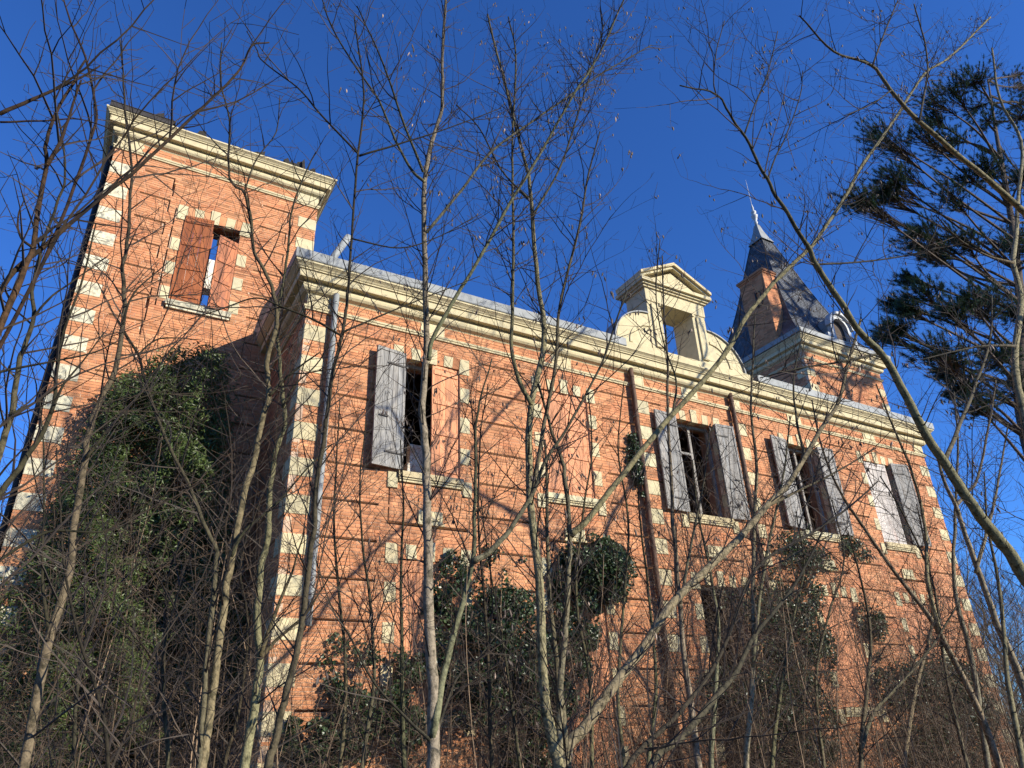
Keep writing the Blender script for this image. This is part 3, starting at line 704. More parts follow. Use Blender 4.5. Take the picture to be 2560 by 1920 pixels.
# dormer on the front slope of the spire
PD = ((0, RC.y-2.42, 0), (1, 0, 0), (0, -1, 0)); dx = TRC+0.35; dz0 = 15.56
dm = MB(); n = 12
def arch(r, zc): return [(dx+r*math.cos(math.pi*k/n), zc+r*math.sin(math.pi*k/n)) for k in range(n+1)]
ro, ri = 0.62, 0.44; zc_ = dz0+0.85
outer = [(dx+ro, dz0)] + arch(ro, zc_) + [(dx-ro, dz0)]; inner = [(dx+ri, dz0)] + arch(ri, zc_) + [(dx-ri, dz0)]
for k in range(len(outer)-1):
    dm.prism(PD, [outer[k], outer[k+1], inner[k+1], inner[k]], -0.12, 0.06)
for k in range(n):
    a0, a1 = math.pi*k/n, math.pi*(k+1)/n
    q = [(dx+r*math.cos(a), zc_+r*math.sin(a)) for r, a in ((0.74, a0), (0.74, a1), (0.625, a1), (0.625, a0))]; dm.prism(PD, q, -0.10, 0.16)
dm.wbox(PD, dx-0.72, dx+0.72, dz0-0.10, dz0-0.002, -0.1, 0.16)
dmo = dm.build('dormer', M['white_metal'], house); dmo['label'] = 'round-headed white zinc dormer on the slate spire'
dr = MB()
for k in range(n):
    a0, a1 = math.pi*k/n, math.pi*(k+1)/n
    p0 = (dx+0.62*math.cos(a0), zc_+0.62*math.sin(a0)); p1 = (dx+0.62*math.cos(a1), zc_+0.62*math.sin(a1))
    dr.quad((p0[0], RC.y-2.30, p0[1]), (p1[0], RC.y-2.30, p1[1]), (p1[0], RC.y-0.5, p1[1]), (p0[0], RC.y-0.5, p0[1]))
for s in (-1, 1): dr.quad((dx+s*0.62, RC.y-2.30, dz0), (dx+s*0.62, RC.y-2.30, zc_), (dx+s*0.62, RC.y-0.5, zc_), (dx+s*0.62, RC.y-0.5, dz0))
dr.build('dormer_cheek', M['zinc'], dmo)
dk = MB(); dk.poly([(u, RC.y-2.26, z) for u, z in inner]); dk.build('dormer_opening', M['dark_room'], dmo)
vl = MB()
for s in (-1, 1): vl.wbox(PD, dx+s*0.80-0.10, dx+s*0.80+0.10, dz0, dz0+0.45, -0.1, 0.04)
vl.build('dormer_scroll', M['white_metal'], dmo)
# brick chimney against the spire's left slope, iron tie on its side
chx0, chx1, chy0, chy1 = TRX0-0.10, TRX0+0.62, YT+0.85, YT+2.15
PC1 = ((0, chy0, 0), (1, 0, 0), (0, -1, 0)); PC2 = ((chx0, 0, 0), (0, 1, 0), (-1, 0, 0))
cc = MB(); cc.box(chx0+0.02, chx1, chy0+0.02, chy1, 15.2, 18.95); cho = cc.build('chimney', M['mortar'], house); cho['label'] = 'tall brick chimney beside the slate spire'
def plain_bricks(mbx, P, u0, u1, z0, z1):
    row = 0; z = z0
    while z < z1-0.03:
        x = u0 - (row % 2)*0.15
        while x < u1-0.02:
            a, b = max(x, u0), min(x+0.29, u1); x += 0.30
            if b-a > 0.02: mbx.wbox(P, a, b, z, z+0.054, -0.02, RB.uniform(-0.002, 0.003), brick_tint())
        z += 0.0635; row += 1
plain_bricks(bricks, PC1, chx0, chx1, 15.4, 18.93); plain_bricks(bricks, PC2, chy0, chy1, 15.4, 18.93)
ck = MB()
for (o, z0, z1) in ((0.04, 18.94, 19.02), (0.08, 19.021, 19.12)): ck.box(chx0-o, chx1+o, chy0-o, chy1+o, z0, z1, (0.8,0.8,0.8))
ck.build('chimney_cap', M['brick'], cho)
ti = MB(); yy = chy0+0.42; zz = 17.85
def ring(cy, cz, r): 
    pts = [Vector((chx0-0.03, cy+r*0.8*math.cos(a), cz+r*math.sin(a))) for a in [math.pi*2*k/12 for k in range(13)]]
    ti.tube(pts, [0.022]*13, 5)
ring(yy, zz+0.17, 0.16); ring(yy, zz-0.17, 0.18); ti.tube([Vector((chx0-0.03, yy+0.15, zz-0.38)), Vector((chx0-0.03, yy+0.15, zz+0.38))], [0.022]*2, 5)
ti.build('iron_wall_tie', M['iron'], cho)

# ---- bricks: the 300 nearest of the front are single objects, the rest one mesh
cpos = Vector((0, 0, CAM_Z))
def bkey(b): return (Vector(((b[1]+b[2])/2, YF, (b[3]+b[4])/2)) - cpos).length + (100 if (b[3] < 1.75 or b[2]-b[1] < 0.2 or b[1] < 2.9) else 0)
front_bricks.sort(key=bkey)
for b in front_bricks[300:]: bricks.wbox(b[0], b[1], b[2], b[3], b[4], -0.03, b[5], b[6])
shared = {}
fw = bpy.data.objects['facade_wall']
for k, b in enumerate(front_bricks[:300]):
    key = k % 12
    if key not in shared:
        mb = MB(); mb.wbox(((0,0,0),(1,0,0),(0,-1,0)), -0.5, 0.5, -0.5, 0.5, -0.03, 0.0, b[6]); ob = mb.build('brick', M['brick'], None); shared[key] = ob.data
    else:
        ob = bpy.data.objects.new('brick', shared[key]); COL.objects.link(ob)
    ob.location = ((b[1]+b[2])/2, YF-b[5], (b[3]+b[4])/2); ob.scale = (b[2]-b[1], 1, b[4]-b[3]); ob.parent = fw; ob.matrix_parent_inverse = Matrix.Identity(4)
bo = bricks.build('brickwork', M['brick'], house); bo['kind'] = 'stuff'
mo = mortar.build('mortar_bed', M['mortar'], house); mo['kind'] = 'stuff'

# ================================================================== vegetation
def catmull(pts, sub=5):
    if len(pts) < 3: return [pts[0].lerp(pts[-1], k/sub) for k in range(sub+1)]
    out = []; P = [pts[0]*2-pts[1]] + pts + [pts[-1]*2-pts[-2]]
    for i in range(1, len(P)-2):
        p0, p1, p2, p3 = P[i-1], P[i], P[i+1], P[i+2]
        for k in range(sub):
            t = k/sub; t2 = t*t; t3 = t2*t
            out.append(0.5*((2*p1) + (p2-p0)*t + (2*p0-5*p1+4*p2-p3)*t2 + (3*p1-p0-3*p2+p3)*t3))
    out.append(P[-2]); return out
def wobble(pts, amp, rng):
    s = rng.uniform(0, 100)
    return [p + Vector((noise.noise(Vector((s, k*0.45, 0))), noise.noise(Vector((s, k*0.45, 9))), 0))*amp for k, p in enumerate(pts)]
def twig(mb, p, d, L, r, rng, depth, t, pods=None):
    """thin zig-zag shoot with smaller side shoots"""
    n = max(3, int(L/0.13)); pts = [p.copy()]; rad = [r]; d = d.normalized(); side = rng.choice((-1, 1))
    ax = d.orthogonal().normalized()
    for k in range(n):
        d = (d + Vector((rng.uniform(-1, 1), rng.uniform(-1, 1), rng.uniform(-0.6, 1)))*0.16 + ax*(0.10*side)).normalized(); side = -side
        pts.append(pts[-1] + d*(L/n)); rad.append(max(0.0019, r*(1-0.80*(k+1)/n)))
        if depth > 0 and k > 0 and rng.random() < 0.62:
            a = Vector((rng.uniform(-1, 1), rng.uniform(-1, 1), rng.uniform(-0.3, 1))); a -= d*a.dot(d)
            if a.length > 0.05:
                a.normalize(); ang = rng.uniform(0.6, 1.1)
                twig(mb, pts[-1], d*math.cos(ang)+a*math.sin(ang), L*rng.uniform(0.25, 0.55)*(1-0.5*k/n), rad[-1]*0.75, rng, depth-1, t, pods)
    mb.tube(pts, rad, 3, t, cap=False)
    if pods is not None and rng.random() < 0.08: pods.append(pts[-1])
def shoots(mb, pts, rad, rng, spacing, length, depth, t, f0=0.15, up=0.35, pods=None):
    acc = rng.uniform(0, spacing); total = sum((pts[k+1]-pts[k]).length for k in range(len(pts)-1)); run = 0; ang0 = rng.uniform(0, 6.28)
    for k in range(len(pts)-1):
        seg = pts[k+1]-pts[k]; sl_ = seg.length; pos = 0
        while acc < sl_ - pos + 1e-9:
            pos += acc; f = (run+pos)/total; acc = spacing*rng.uniform(0.6, 1.5)
            if f < f0 or pos > sl_: continue
            p = pts[k] + seg*(pos/max(sl_, 1e-6)); d = seg.normalized(); ang0 += 2.4 + rng.uniform(-0.5, 0.5)
            o = d.orthogonal().normalized(); o = Matrix.Rotation(ang0, 3, d) @ o
            ang = rng.uniform(0.65, 1.15); dd = d*math.cos(ang) + o*math.sin(ang) + Vector((0, 0, up*rng.random()))
            r = rad[k]; L = length*rng.uniform(0.45, 1.25)*(1.15-0.55*f)
            twig(mb, p, dd, L, min(r*0.55, 0.009), rng, depth, t, pods)
        acc -= (sl_-pos); run += sl_
        if acc < 0: acc = 0.01
def pod_mesh(mb, p, rng):
    for k in range(rng.randint(1, 3)):
        d = Vector((rng.uniform(-0.4, 0.4), rng.uniform(-0.4, 0.4), -1)).normalized(); t = (5.0, 5.0, 4.8) if rng.random() < 0.05 else tg(rng, 0.4)
        q = p + Vector((rng.uniform(-0.05, 0.05), rng.uniform(-0.05, 0.05), rng.uniform(-0.02, 0.02)))
        L = rng.uniform(0.05, 0.095); mid = q + d*L*0.5; s = d.orthogonal().normalized()*0.0075
        mb.tube([q, q+d*0.012], [0.001, 0.0015], 3, t, cap=False); mb.tube([q+d*0.010, q+d*L*0.35, q+d*L*0.7, q+d*L], [0.002, 0.010, 0.0105, 0.001], 4, t)

def young(r, t):
    # young wood is dark brown, the older bark of thick stems pale
    f = min(1, max(0, (r-0.012)/0.032)); f = 0.11 + 0.77*f
    return (t[0]*f*1.03, t[1]*f, t[2]*f*(0.92+0.08*f))
def tree(label, Y, stems, tint=(1,1,1), spacing=0.20, length=0.75, depth=2, seed=0, bark='bark', pods=False, name='bare_sapling', lean=0.0, group=None, ground=True, f0=0.15):
    """stems: list of (photo polyline bottom -> top, r0 px, r1 px, depth offset, is_root)"""
    rng = random.Random(seed+100); first = None; made = []
    twm = MB(); podl = [] if pods else None
    for si, st in enumerate(stems):
        px, r0, r1 = st[0], st[1], st[2]; dY = st[3] if len(st) > 3 else 0.0; root = st[4] if len(st) > 4 else si == 0
        n = len(px); P3 = []
        yb = Y
        for k, (x, y) in enumerate(px):
            f = k/(n-1); P3.append(at(x, y, Y + dY*f))
        rr_ = [(r0 + (r1-r0)*(k/(n-1))**0.85) * (P3[k]-cpos).length / F_PX for k in range(n)]
        if root:
            b = P3[0].copy(); g = (P3[0]-P3[1]); g = g / max(abs(g.z), 0.3) * b.z; base = b + Vector((g.x*0.35, g.y*0.35, -b.z-0.06)); base.z = -0.06
            extra = [base, base.lerp(b, 0.5) + Vector((0.02, 0, 0))]
            P3 = extra + P3; rr_ = [rr_[0]*1.35, rr_[0]*1.12] + rr_
            if first is None: first = base.copy(); first.z = 0
        pts = catmull(P3, 5); rad = []
        for k in range(len(P3)-1):
            for q in range(5): rad.append(rr_[k] + (rr_[k+1]-rr_[k])*q/5)
        rad.append(rr_[-1]); pts = pts[:len(rad)]
        pts = wobble(pts, min(0.018, rad[0]*0.45), rng) if not root else [pts[0]] + wobble(pts[1:], min(0.016, rad[0]*0.3), rng)
        # swollen nodes along the stem
        rad = [r*(1+0.10*max(0, noise.noise(Vector((si*7.1, k*0.9, seed))))) for k, r in enumerate(rad)]
        rad = [max(r, 0.003) for r in rad]
        made.append((pts, rad, root))
    if first is None: first = made[0][0][0].copy(); first.z = 0
    e = empty(name, first, label, 'tree', group)
    for i, (pts, rad, root) in enumerate(made):
        mb = MB(); mb.tube(pts, rad, 9 if rad[0] > 0.02 else 6, tuple(c*rng.uniform(0.92, 1.08) for c in tint), age=young)
        mb.build('trunk' if i == 0 else ('stem' if root else 'branch'), M[bark], e, smooth=True)
        shoots(twm, pts, rad, rng, spacing*0.86, length, depth, tg(rng, 0.15, 0.05), f0=f0, pods=podl)
        if rad[0] > 0.009: shoots(twm, pts, [r*1.6 for r in rad], rng, 0.42, 1.9, 2, tg(rng, 0.15, 0.05), f0=0.2, up=0.6, pods=podl)
    if twm.f:
        to = twm.build('twigs', M['twig'], e); to['kind'] = 'stuff'
    if podl:
        pm = MB()
        for p in podl: pod_mesh(pm, p, rng)
        if pm.f: po = pm.build('seed_pods', M['pod'], e); po['kind'] = 'stuff'
    return e

# --- saplings traced from the photograph, each on its own depth plane
tree('straight grey sapling rising in front of the first upper window', 6.5, [
    ([(1082,1920),(1084,1808),(1078,1634),(1071,1478),(1069,1330),(1067,1200),(1062,1096),(1055,1026),(1066,884),(1064,742),(1061,600),(1061,454),(1084,340),(1105,270),(1106,142),(1114,0),(1118,-120)], 15, 2, 0.6),
    ([(1061,454),(1030,425),(991,354),(949,255),(892,170),(828,64),(800,-20)], 4, 1.2, 0.5, False),
    ([(1058,430),(1006,298),(970,191),(935,106),(892,14)], 3.5, 1.2, -0.5, False),
    ([(1066,581),(1154,475),(1232,376),(1339,298),(1431,234),(1516,177),(1629,113)], 4, 1.2, 0.6, False),
    ([(1072,900),(1084,841),(1140,742),(1186,667),(1282,496),(1360,369),(1431,241),(1495,142),(1559,0)], 6, 1.8, -0.4, False),
    ([(1082,1845),(1112,1669),(1151,1530),(1180,1404),(1186,1308),(1190,1200),(1189,1061),(1204,990),(1229,898)], 9, 1.5, 0.3, False),
    ([(1180,1404),(1221,1382),(1273,1326),(1329,1239),(1367,1146),(1424,1061),(1502,912),(1566,728)], 8, 2, -0.5, False),
    ([(1075,1850),(1010,1790),(930,1700),(880,1600),(830,1520),(790,1400)], 4, 1.2, 0.4, False),
    ([(1090,1840),(1140,1700),(1200,1640),(1260,1560)], 4, 1.2, 0.5, False),
    ], (1.05, 1.05, 1.0), 0.19, 0.85, 2, 1, pods=True)
tree('many-stemmed sapling clump fanning from the bottom centre', 6.6, [
    ([(1395,1905),(1386,1877),(1364,1764),(1355,1634),(1351,1504),(1342,1395),(1325,1243),(1322,1096),(1328,1011),(1357,884),(1360,813),(1349,742),(1338,640),(1328,510),(1321,440),(1296,340),(1261,206),(1232,92),(1218,35)], 14, 1.8, 0.5),
    ([(1328,1011),(1296,947),(1279,869),(1282,742),(1284,600),(1282,496),(1282,319),(1289,142),(1271,43)], 6, 1.5, 0.5, False),
    ([(1330,1240),(1360,1061),(1388,919),(1400,763),(1450,560),(1470,440),(1500,330)], 6, 1.5, -0.5, False),
    ([(1321,496),(1254,425),(1197,319),(1140,262)], 3, 1.2, 0.2, False),
    ([(1330,540),(1400,420),(1440,300),(1480,170),(1510,60)], 3, 1.2, -0.2, False),
    ([(1412,1890),(1464,1816),(1525,1725),(1603,1625),(1682,1508),(1769,1421),(1847,1347),(1912,1269),(1969,1212),(2012,1143),(2051,1074),(2095,1008),(2120,909),(2150,800)], 14, 2.5, -0.6, True),
    ([(1400,1886),(1399,1742),(1412,1591),(1420,1460),(1425,1339),(1412,1200),(1403,1146),(1381,1082),(1345,960)], 9, 3, 0.3, True),
    ([(1425,1339),(1473,1295),(1566,1175),(1651,1072),(1731,982),(1811,888),(1862,797),(1919,725),(1956,685),(2024,620),(2064,566),(2114,489),(2156,411),(2213,333),(2277,234),(2319,177),(2376,142),(2475,43)], 8, 1.8, -1.6, False),
    ([(1412,1829),(1394,1677),(1377,1530),(1368,1350),(1368,1200),(1362,1100)], 7, 3, 0.9, True),
    ([(1682,1034),(1690,950),(1660,860),(1640,740),(1650,600)], 3, 1.2, 0.2, False),
    ([(1912,1269),(1990,1230),(2090,1180),(2190,1120)], 4, 1.2, 0.2, False),
    ([(2012,1143),(1990,1040),(1985,940),(2010,820)], 3.5, 1.2, 0.2, False),
    ], (1.0, 1.0, 0.88), 0.19, 0.85, 2, 2, pods=True)
tree('forked pale sapling left of the shaded return wall', 6.6, [
    ([(503,1920),(521,1808),(539,1682),(561,1501),(579,1392),(611,1234),(637,1144),(655,1053),(672,990),(669,945),(669,890),(684,847),(692,802),(688,749),(667,688),(635,627),(627,546),(610,481),(582,460),(571,411),(574,298),(553,213),(553,106)], 10, 1.3, 0.4),
    ([(499,1920),(506,1790),(517,1646),(532,1501),(541,1400),(539,1371),(506,1299),(481,1234),(452,1173),(409,1082),(376,995),(344,887),(293,800)], 7, 2.5, 0.3, True),
    ([(672,990),(720,940),(765,905),(800,880)], 4, 1.5, -0.3, False),
    ([(344,887),(390,850),(440,845),(500,850)], 2.5, 1, 0, False),
    ([(610,481),(640,400),(690,330),(700,240)], 2, 1, 0, False),
    ([(579,1392),(610,1330),(700,1250),(760,1180),(830,1110)], 4, 1.3, 0, False),
    ], (1.08, 1.06, 0.86), 0.21, 0.7, 2, 3)
tree('pale straight sapling against the dark shaded corner', 7.0, [
    ([(611,1920),(633,1790),(651,1646),(644,1573),(651,1429),(669,1343),(676,1216),(691,1126),(713,1053),(705,981),(698,890),(691,807),(708,709),(720,627),(728,534),(760,440),(790,380)], 10.5, 1.3, 0.3),
    ([(651,1646),(690,1600),(760,1540),(800,1480),(860,1380)], 5, 1.2, 0, False),
    ([(705,1020),(740,960),(800,900),(850,800)], 3, 1, -0.2, False),
    ([(651,1640),(700,1500),(730,1430),(760,1330)], 5, 1.5, 0.3, False),
    ], (1.1, 1.08, 0.86), 0.21, 0.7, 2, 4)
tree('tall dark sapling crossing the zinc downpipe', 6.1, [
    ([(670,1920),(687,1863),(709,1754),(738,1646),(756,1544),(770,1429),(785,1320),(793,1200),(812,1080),(829,949),(846,875),(859,817),(868,753),(873,680),(878,596),(896,383),(910,248),(899,142),(885,40)], 9, 1.5, 0.2),
    ([(855,840),(785,800),(700,765),(640,745),(560,770),(470,800)], 3.2, 1.2, 0.1, False),
    ([(894,383),(800,284),(745,220),(660,156),(640,120),(617,78)], 2.6, 1, 0.1, False),
    ([(898,390),(1013,355),(1105,326),(1254,270)], 2.6, 1, -0.3, False),
    ([(858,830),(950,790),(1060,745),(1200,690)], 2.6, 1, 0.2, False),
    ([(878,596),(1000,620),(1100,590),(1190,540)], 2.2, 1, 0.2, False),
    ], (0.62, 0.58, 0.5), 0.21, 0.7, 2, 5)
tree('slanting sapling in front of the tower ivy at left', 6.0, [
    ([(58,1920),(119,1617),(174,1428),(184,1320),(213,1147),(217,1097),(253,995),(289,923),(307,811),(311,741),(307,668),(321,587),(325,485),(330,424),(313,281),(309,200),(300,100)], 9.5, 1.3, 0.2),
    ([(215,1147),(260,1086),(290,1050),(340,1000),(420,975)], 3.5, 1.2, 0, False),
    ([(307,811),(330,740),(380,690),(440,640)], 3, 1, 0, False),
    ([(125,1590),(110,1500),(105,1400),(108,1320),(110,1150),(100,1000)], 4, 1.3, 0.2, False),
    ], (0.95, 0.94, 0.8), 0.21, 0.7, 2, 6)
tree('reddish forked sapling at the far left edge', 4.2, [
    ([(-120,1250),(-60,1000),(0,820),(61,676),(81,619),(90,550),(118,412),(114,363),(134,294),(183,208),(210,150)], 8, 2, 0.1),
    ([(118,412),(151,355),(171,294),(203,200)], 5, 2, 0, False),
    ([(81,619),(50,590),(45,540),(60,500)], 3, 1.2, 0, False),
    ([(-60,1000),(0,725),(122,607),(244,501),(346,420),(488,285),(578,200),(610,156),(631,113),(673,106)], 6, 1.5, 0.4, False),
    ([(-60,1000),(0,867),(110,652),(179,485),(228,342),(240,270),(213,142),(177,57),(160,0)], 5, 1.3, 0.2, False),
    ([(0,285),(100,240),(190,200),(250,165)], 4, 1.5, 0, False),
    ([(0,305),(110,302),(200,298),(300,330)], 2.2, 1, 0, False),
    ], (1.0, 0.62, 0.46), 0.26, 0.55, 2, 7)
tree('slim crooked sapling against the sky left of the tower', 5.4, [
    ([(-40,1300),(0,1126),(29,1035),(47,908),(61,867),(85,790),(81,729),(102,627),(142,509),(163,444),(155,342),(134,241)], 7, 1.3, 0.2),
    ([(85,790),(130,740),(200,690),(270,640)], 3, 1, 0, False),
    ([(29,1035),(80,1010),(127,980),(200,930)], 3, 1, 0, False),
    ], (1.05, 1.03, 0.9), 0.22, 0.6, 2, 8)
tree('low leaning sapling crossing the tower quoins', 4.6, [
    ([(-120,1420),(0,1234),(72,1136),(127,1035),(145,908),(159,829),(203,709),(240,560)], 7, 1.5, 0.2),
    ([(-40,950),(0,930),(108,908),(228,883),(300,850)], 3.5, 1.2, 0, False),
    ([(127,1035),(160,960),(210,900),(260,830)], 3.5, 1.2, 0, False),
    ([(-60,1440),(0,1400),(120,1330),(250,1330),(330,1300),(420,1210)], 4, 1.2, 0.2, False),
    ], (0.8, 0.74, 0.6), 0.22, 0.6, 2, 9)
tree('stout dark sapling leaning left across the right end of the house', 4.6, [
    ([(2760,1920),(2690,1640),(2560,1440),(2518,1374),(2452,1293),(2400,1217),(2362,1156),(2300,1061),(2244,950),(2201,884),(2140,817),(2083,728),(2040,661),(2021,619),(2007,595),(1958,518),(1915,447),(1873,362),(1823,284),(1788,234),(1700,215)], 14, 1.5, -0.6),
    ([(1790,236),(1784,200),(1791,128),(1811,53)], 1.8, 1, 0, False),
    ([(1862,333),(1887,262),(1920,180),(1944,78)], 2, 1, 0, False),
    ([(1919,447),(1940,390),(1965,340),(2000,240),(2007,177)], 2, 1, 0, False),
    ([(2362,1156),(2400,1060),(2440,960),(2475,850),(2480,740)], 5, 1.5, 0.3, False),
    ([(2201,884),(2100,905),(2000,920),(1900,945)], 3, 1.2, 0.2, False),
    ([(2040,661),(2150,655),(2260,640),(2340,620)], 2.5, 1, 0.1, False),
    ], (0.85, 0.84, 0.7), 0.25, 0.7, 2, 10, pods=True)
tree('long arching bough from the right edge below the pine', 4.0, [
    ([(2900,1300),(2760,820),(2650,640),(2560,532),(2440,425),(2298,305),(2227,227),(2178,163),(2085,128),(1997,39)], 9, 1.5, 0.1),
    ([(2181,163),(2213,78),(2245,0)], 2, 1.2, 0, False),
    ([(2298,305),(2319,177),(2310,100),(2285,10)], 2.4, 1.2, 0, False),
    ([(2227,227),(2180,260),(2110,290)], 1.6, 1, 0, False),
    ], (0.85, 0.8, 0.68), 0.26, 0.45, 1, 11, pods=True)
tree('upright sapling at the right edge of the view', 4.8, [
    ([(2610,1500),(2585,1200),(2560,1040),(2542,955),(2539,865),(2553,756),(2534,657),(2540,590),(2546,496),(2553,354),(2500,250),(2480,120)], 10, 1.6, 0.2),
    ([(2539,865),(2460,865),(2380,880),(2300,900)], 3, 1.2, 0, False),
    ([(2534,657),(2470,640),(2400,600),(2340,540)], 3, 1.2, 0, False),
    ], (0.95, 0.9, 0.78), 0.22, 0.7, 2, 12)
tree('slim leaning sapling over the last shuttered window', 8.0, [
    ([(2500,1920),(2440,1760),(2347,1580),(2303,1515),(2242,1437),(2160,1320),(2090,1210),(2050,1100),(2030,1000)], 7, 1.5, 0.2),
    ([(2347,1580),(2320,1450),(2312,1320),(2280,1180),(2230,1060),(2190,960)], 5, 1.5, 0.3, False)], (1.05, 1.02, 0.9), 0.19, 0.8, 2, 13)
tree('sapling leaning left along the right corner quoins', 7.4, [
    ([(2590,1850),(2550,1693),(2494,1563),(2459,1463),(2414,1340),(2390,1265),(2362,1208),(2338,1128),(2286,1033),(2240,930)], 8, 1.5, 0.2),
    ([(2440,1430),(2475,1300),(2500,1180),(2520,1060)], 4, 1.3, 0.3, False)], (1.08, 1.05, 0.94), 0.2, 0.8, 2, 14)
tree('upright slim sapling before the right corner of the house', 8.6, [
    ([(2470,1920),(2430,1650),(2394,1515),(2383,1425),(2388,1320),(2390,1227),(2395,1100),(2385,980)], 6, 1.5, 0.2),
    ([(2390,1265),(2420,1230),(2447,1189),(2475,1047),(2490,950)], 4, 1.5, 0, False)], (0.9, 0.88, 0.78), 0.2, 0.8, 2, 15)
tree('pale sapling in front of the central window', 8.0, [
    ([(1747,1919),(1726,1754),(1708,1624),(1700,1508),(1684,1334),(1678,1204),(1669,1030),(1669,900),(1660,780),(1655,640)], 8, 1.5, 0.2),
    ([(1700,1508),(1730,1350),(1760,1200),(1775,1060)], 4, 1.4, 0, False)], (1.12, 1.1, 1.0), 0.19, 0.85, 2, 16)
tree('pale sapling between the central and fourth upper windows', 8.2, [
    ([(1865,1919),(1882,1667),(1882,1494),(1886,1291),(1891,1160),(1878,1030),(1882,900),(1888,780)], 7, 1.4, 0.2),
    ([(1882,1667),(1899,1494),(1930,1320),(1960,1180),(1975,1040)], 5, 1.4, -0.2, False)], (1.12, 1.1, 1.0), 0.19, 0.85, 2, 17)
tree('dark sapling bending right from the bottom right of centre', 5.0, [
    ([(1626,1919),(1708,1841),(1787,1745),(1843,1676),(1886,1589),(1947,1515),(2000,1440),(2060,1320)], 9, 2, 0.3),
    ([(1560,1930),(1700,1780),(1800,1640),(1891,1421),(2021,1338),(2121,1269),(2194,1204)], 6, 1.5, 0.4, True)], (0.6, 0.55, 0.48), 0.22, 0.7, 2, 18)
tree('thin upright sapling right of the leaning central bough', 8.4, [
    ([(1778,1919),(1791,1667),(1795,1554),(1770,1400),(1745,1280),(1730,1150)], 6, 1.5, 0.2)], (1.1, 1.08, 0.98), 0.19, 0.8, 2, 19)
tree('thin forked sapling in the thicket below the fourth window', 7.6, [
    ([(2151,1919),(2169,1710),(2177,1580),(2150,1440),(2120,1330)], 5, 1.5, 0.2),
    ([(2150,1880),(2186,1780),(2277,1680),(2340,1600),(2400,1500)], 5, 1.5, 0, False)], (0.75, 0.7, 0.6), 0.19, 0.75, 2, 20)
# thinner saplings between the big ones
extra = [
 ([(905,1920),(935,1700),(925,1500),(905,1350),(900,1200),(915,1050)], 5, 'thin sapling left of the ground floor window', 7.6),
 ([(1010,1920),(1005,1700),(1003,1450),(1008,1250),(1000,1100)], 6, 'thin pale sapling below the first folded shutter', 7.9),
 ([(850,1920),(865,1700),(850,1500),(835,1300),(842,1150),(850,1000)], 5, 'thin sapling just right of the zinc downpipe', 8.2),
 ([(1230,1920),(1222,1700),(1210,1480),(1196,1300),(1200,1100),(1220,960)], 5, 'thin sapling right of the straight grey sapling', 7.4),
 ([(1300,1920),(1262,1640),(1225,1420),(1200,1240)], 4, 'thin curved sapling over the ivy mound', 7.8),
 ([(1480,1920),(1475,1700),(1440,1500),(1455,1300),(1480,1120),(1470,980)], 5, 'thin sapling left of the brown pipe', 8.3),
 ([(1560,1920),(1545,1720),(1560,1500),(1570,1300),(1545,1120),(1560,960)], 5, 'thin sapling in front of the left brown pipe', 8.6),
 ([(1620,1920),(1640,1700),(1620,1480),(1600,1300),(1590,1150)], 5, 'thin sapling below the central left shutter', 8.8),
 ([(1930,1920),(1950,1740),(1980,1560),(2010,1420),(1990,1280)], 5, 'thin sapling below the fourth window', 8.5),
 ([(2060,1920),(2040,1700),(2070,1540),(2110,1400),(2080,1250)], 4, 'thin sapling in the ivy left of the last window', 8.9),
 ([(2260,1920),(2290,1720),(2330,1560),(2320,1400),(2290,1260)], 5, 'thin sapling near the right end of the facade', 9.2),
 ([(2560,1920),(2520,1700),(2500,1480),(2470,1320),(2460,1180)], 6, 'thin sapling in the right bottom corner', 6.6),
 ([(350,1920),(405,1700),(412,1560),(425,1420),(470,1330),(500,1220)], 4, 'thin sapling in front of the tower ivy', 8.0),
 ([(180,1920),(195,1700),(225,1560),(260,1440),(310,1330),(380,1190)], 4, 'thin sapling at the foot of the tower ivy', 7.5),
 ([(270,1920),(245,1740),(200,1600),(160,1420),(150,1260),(140,1120)], 4, 'thin dark sapling left of the tower ivy', 5.6),
 ([(420,1920),(410,1760),(408,1640),(440,1500),(475,1400)], 5, 'thin upright sapling before the densest tower ivy', 7.0),
 ([(560,1920),(600,1760),(620,1560),(600,1420),(640,1280),(690,1160)], 4, 'thin sapling between the two pale left saplings', 8.2),
 ([(2420,1920),(2380,1760),(2360,1650),(2330,1450),(2260,1290),(2200,1190)], 4, 'thin leaning sapling among the right hand ivy', 8.0),
]
for i, (px, r, lab, Y) in enumerate(extra):
    c = random.Random(i).uniform(0.7, 1.15)
    tree(lab, Y, [(px, r, 1.3, 0.2)], (c, c*0.97, c*0.85), 0.19, 0.6, 2, 40+i)

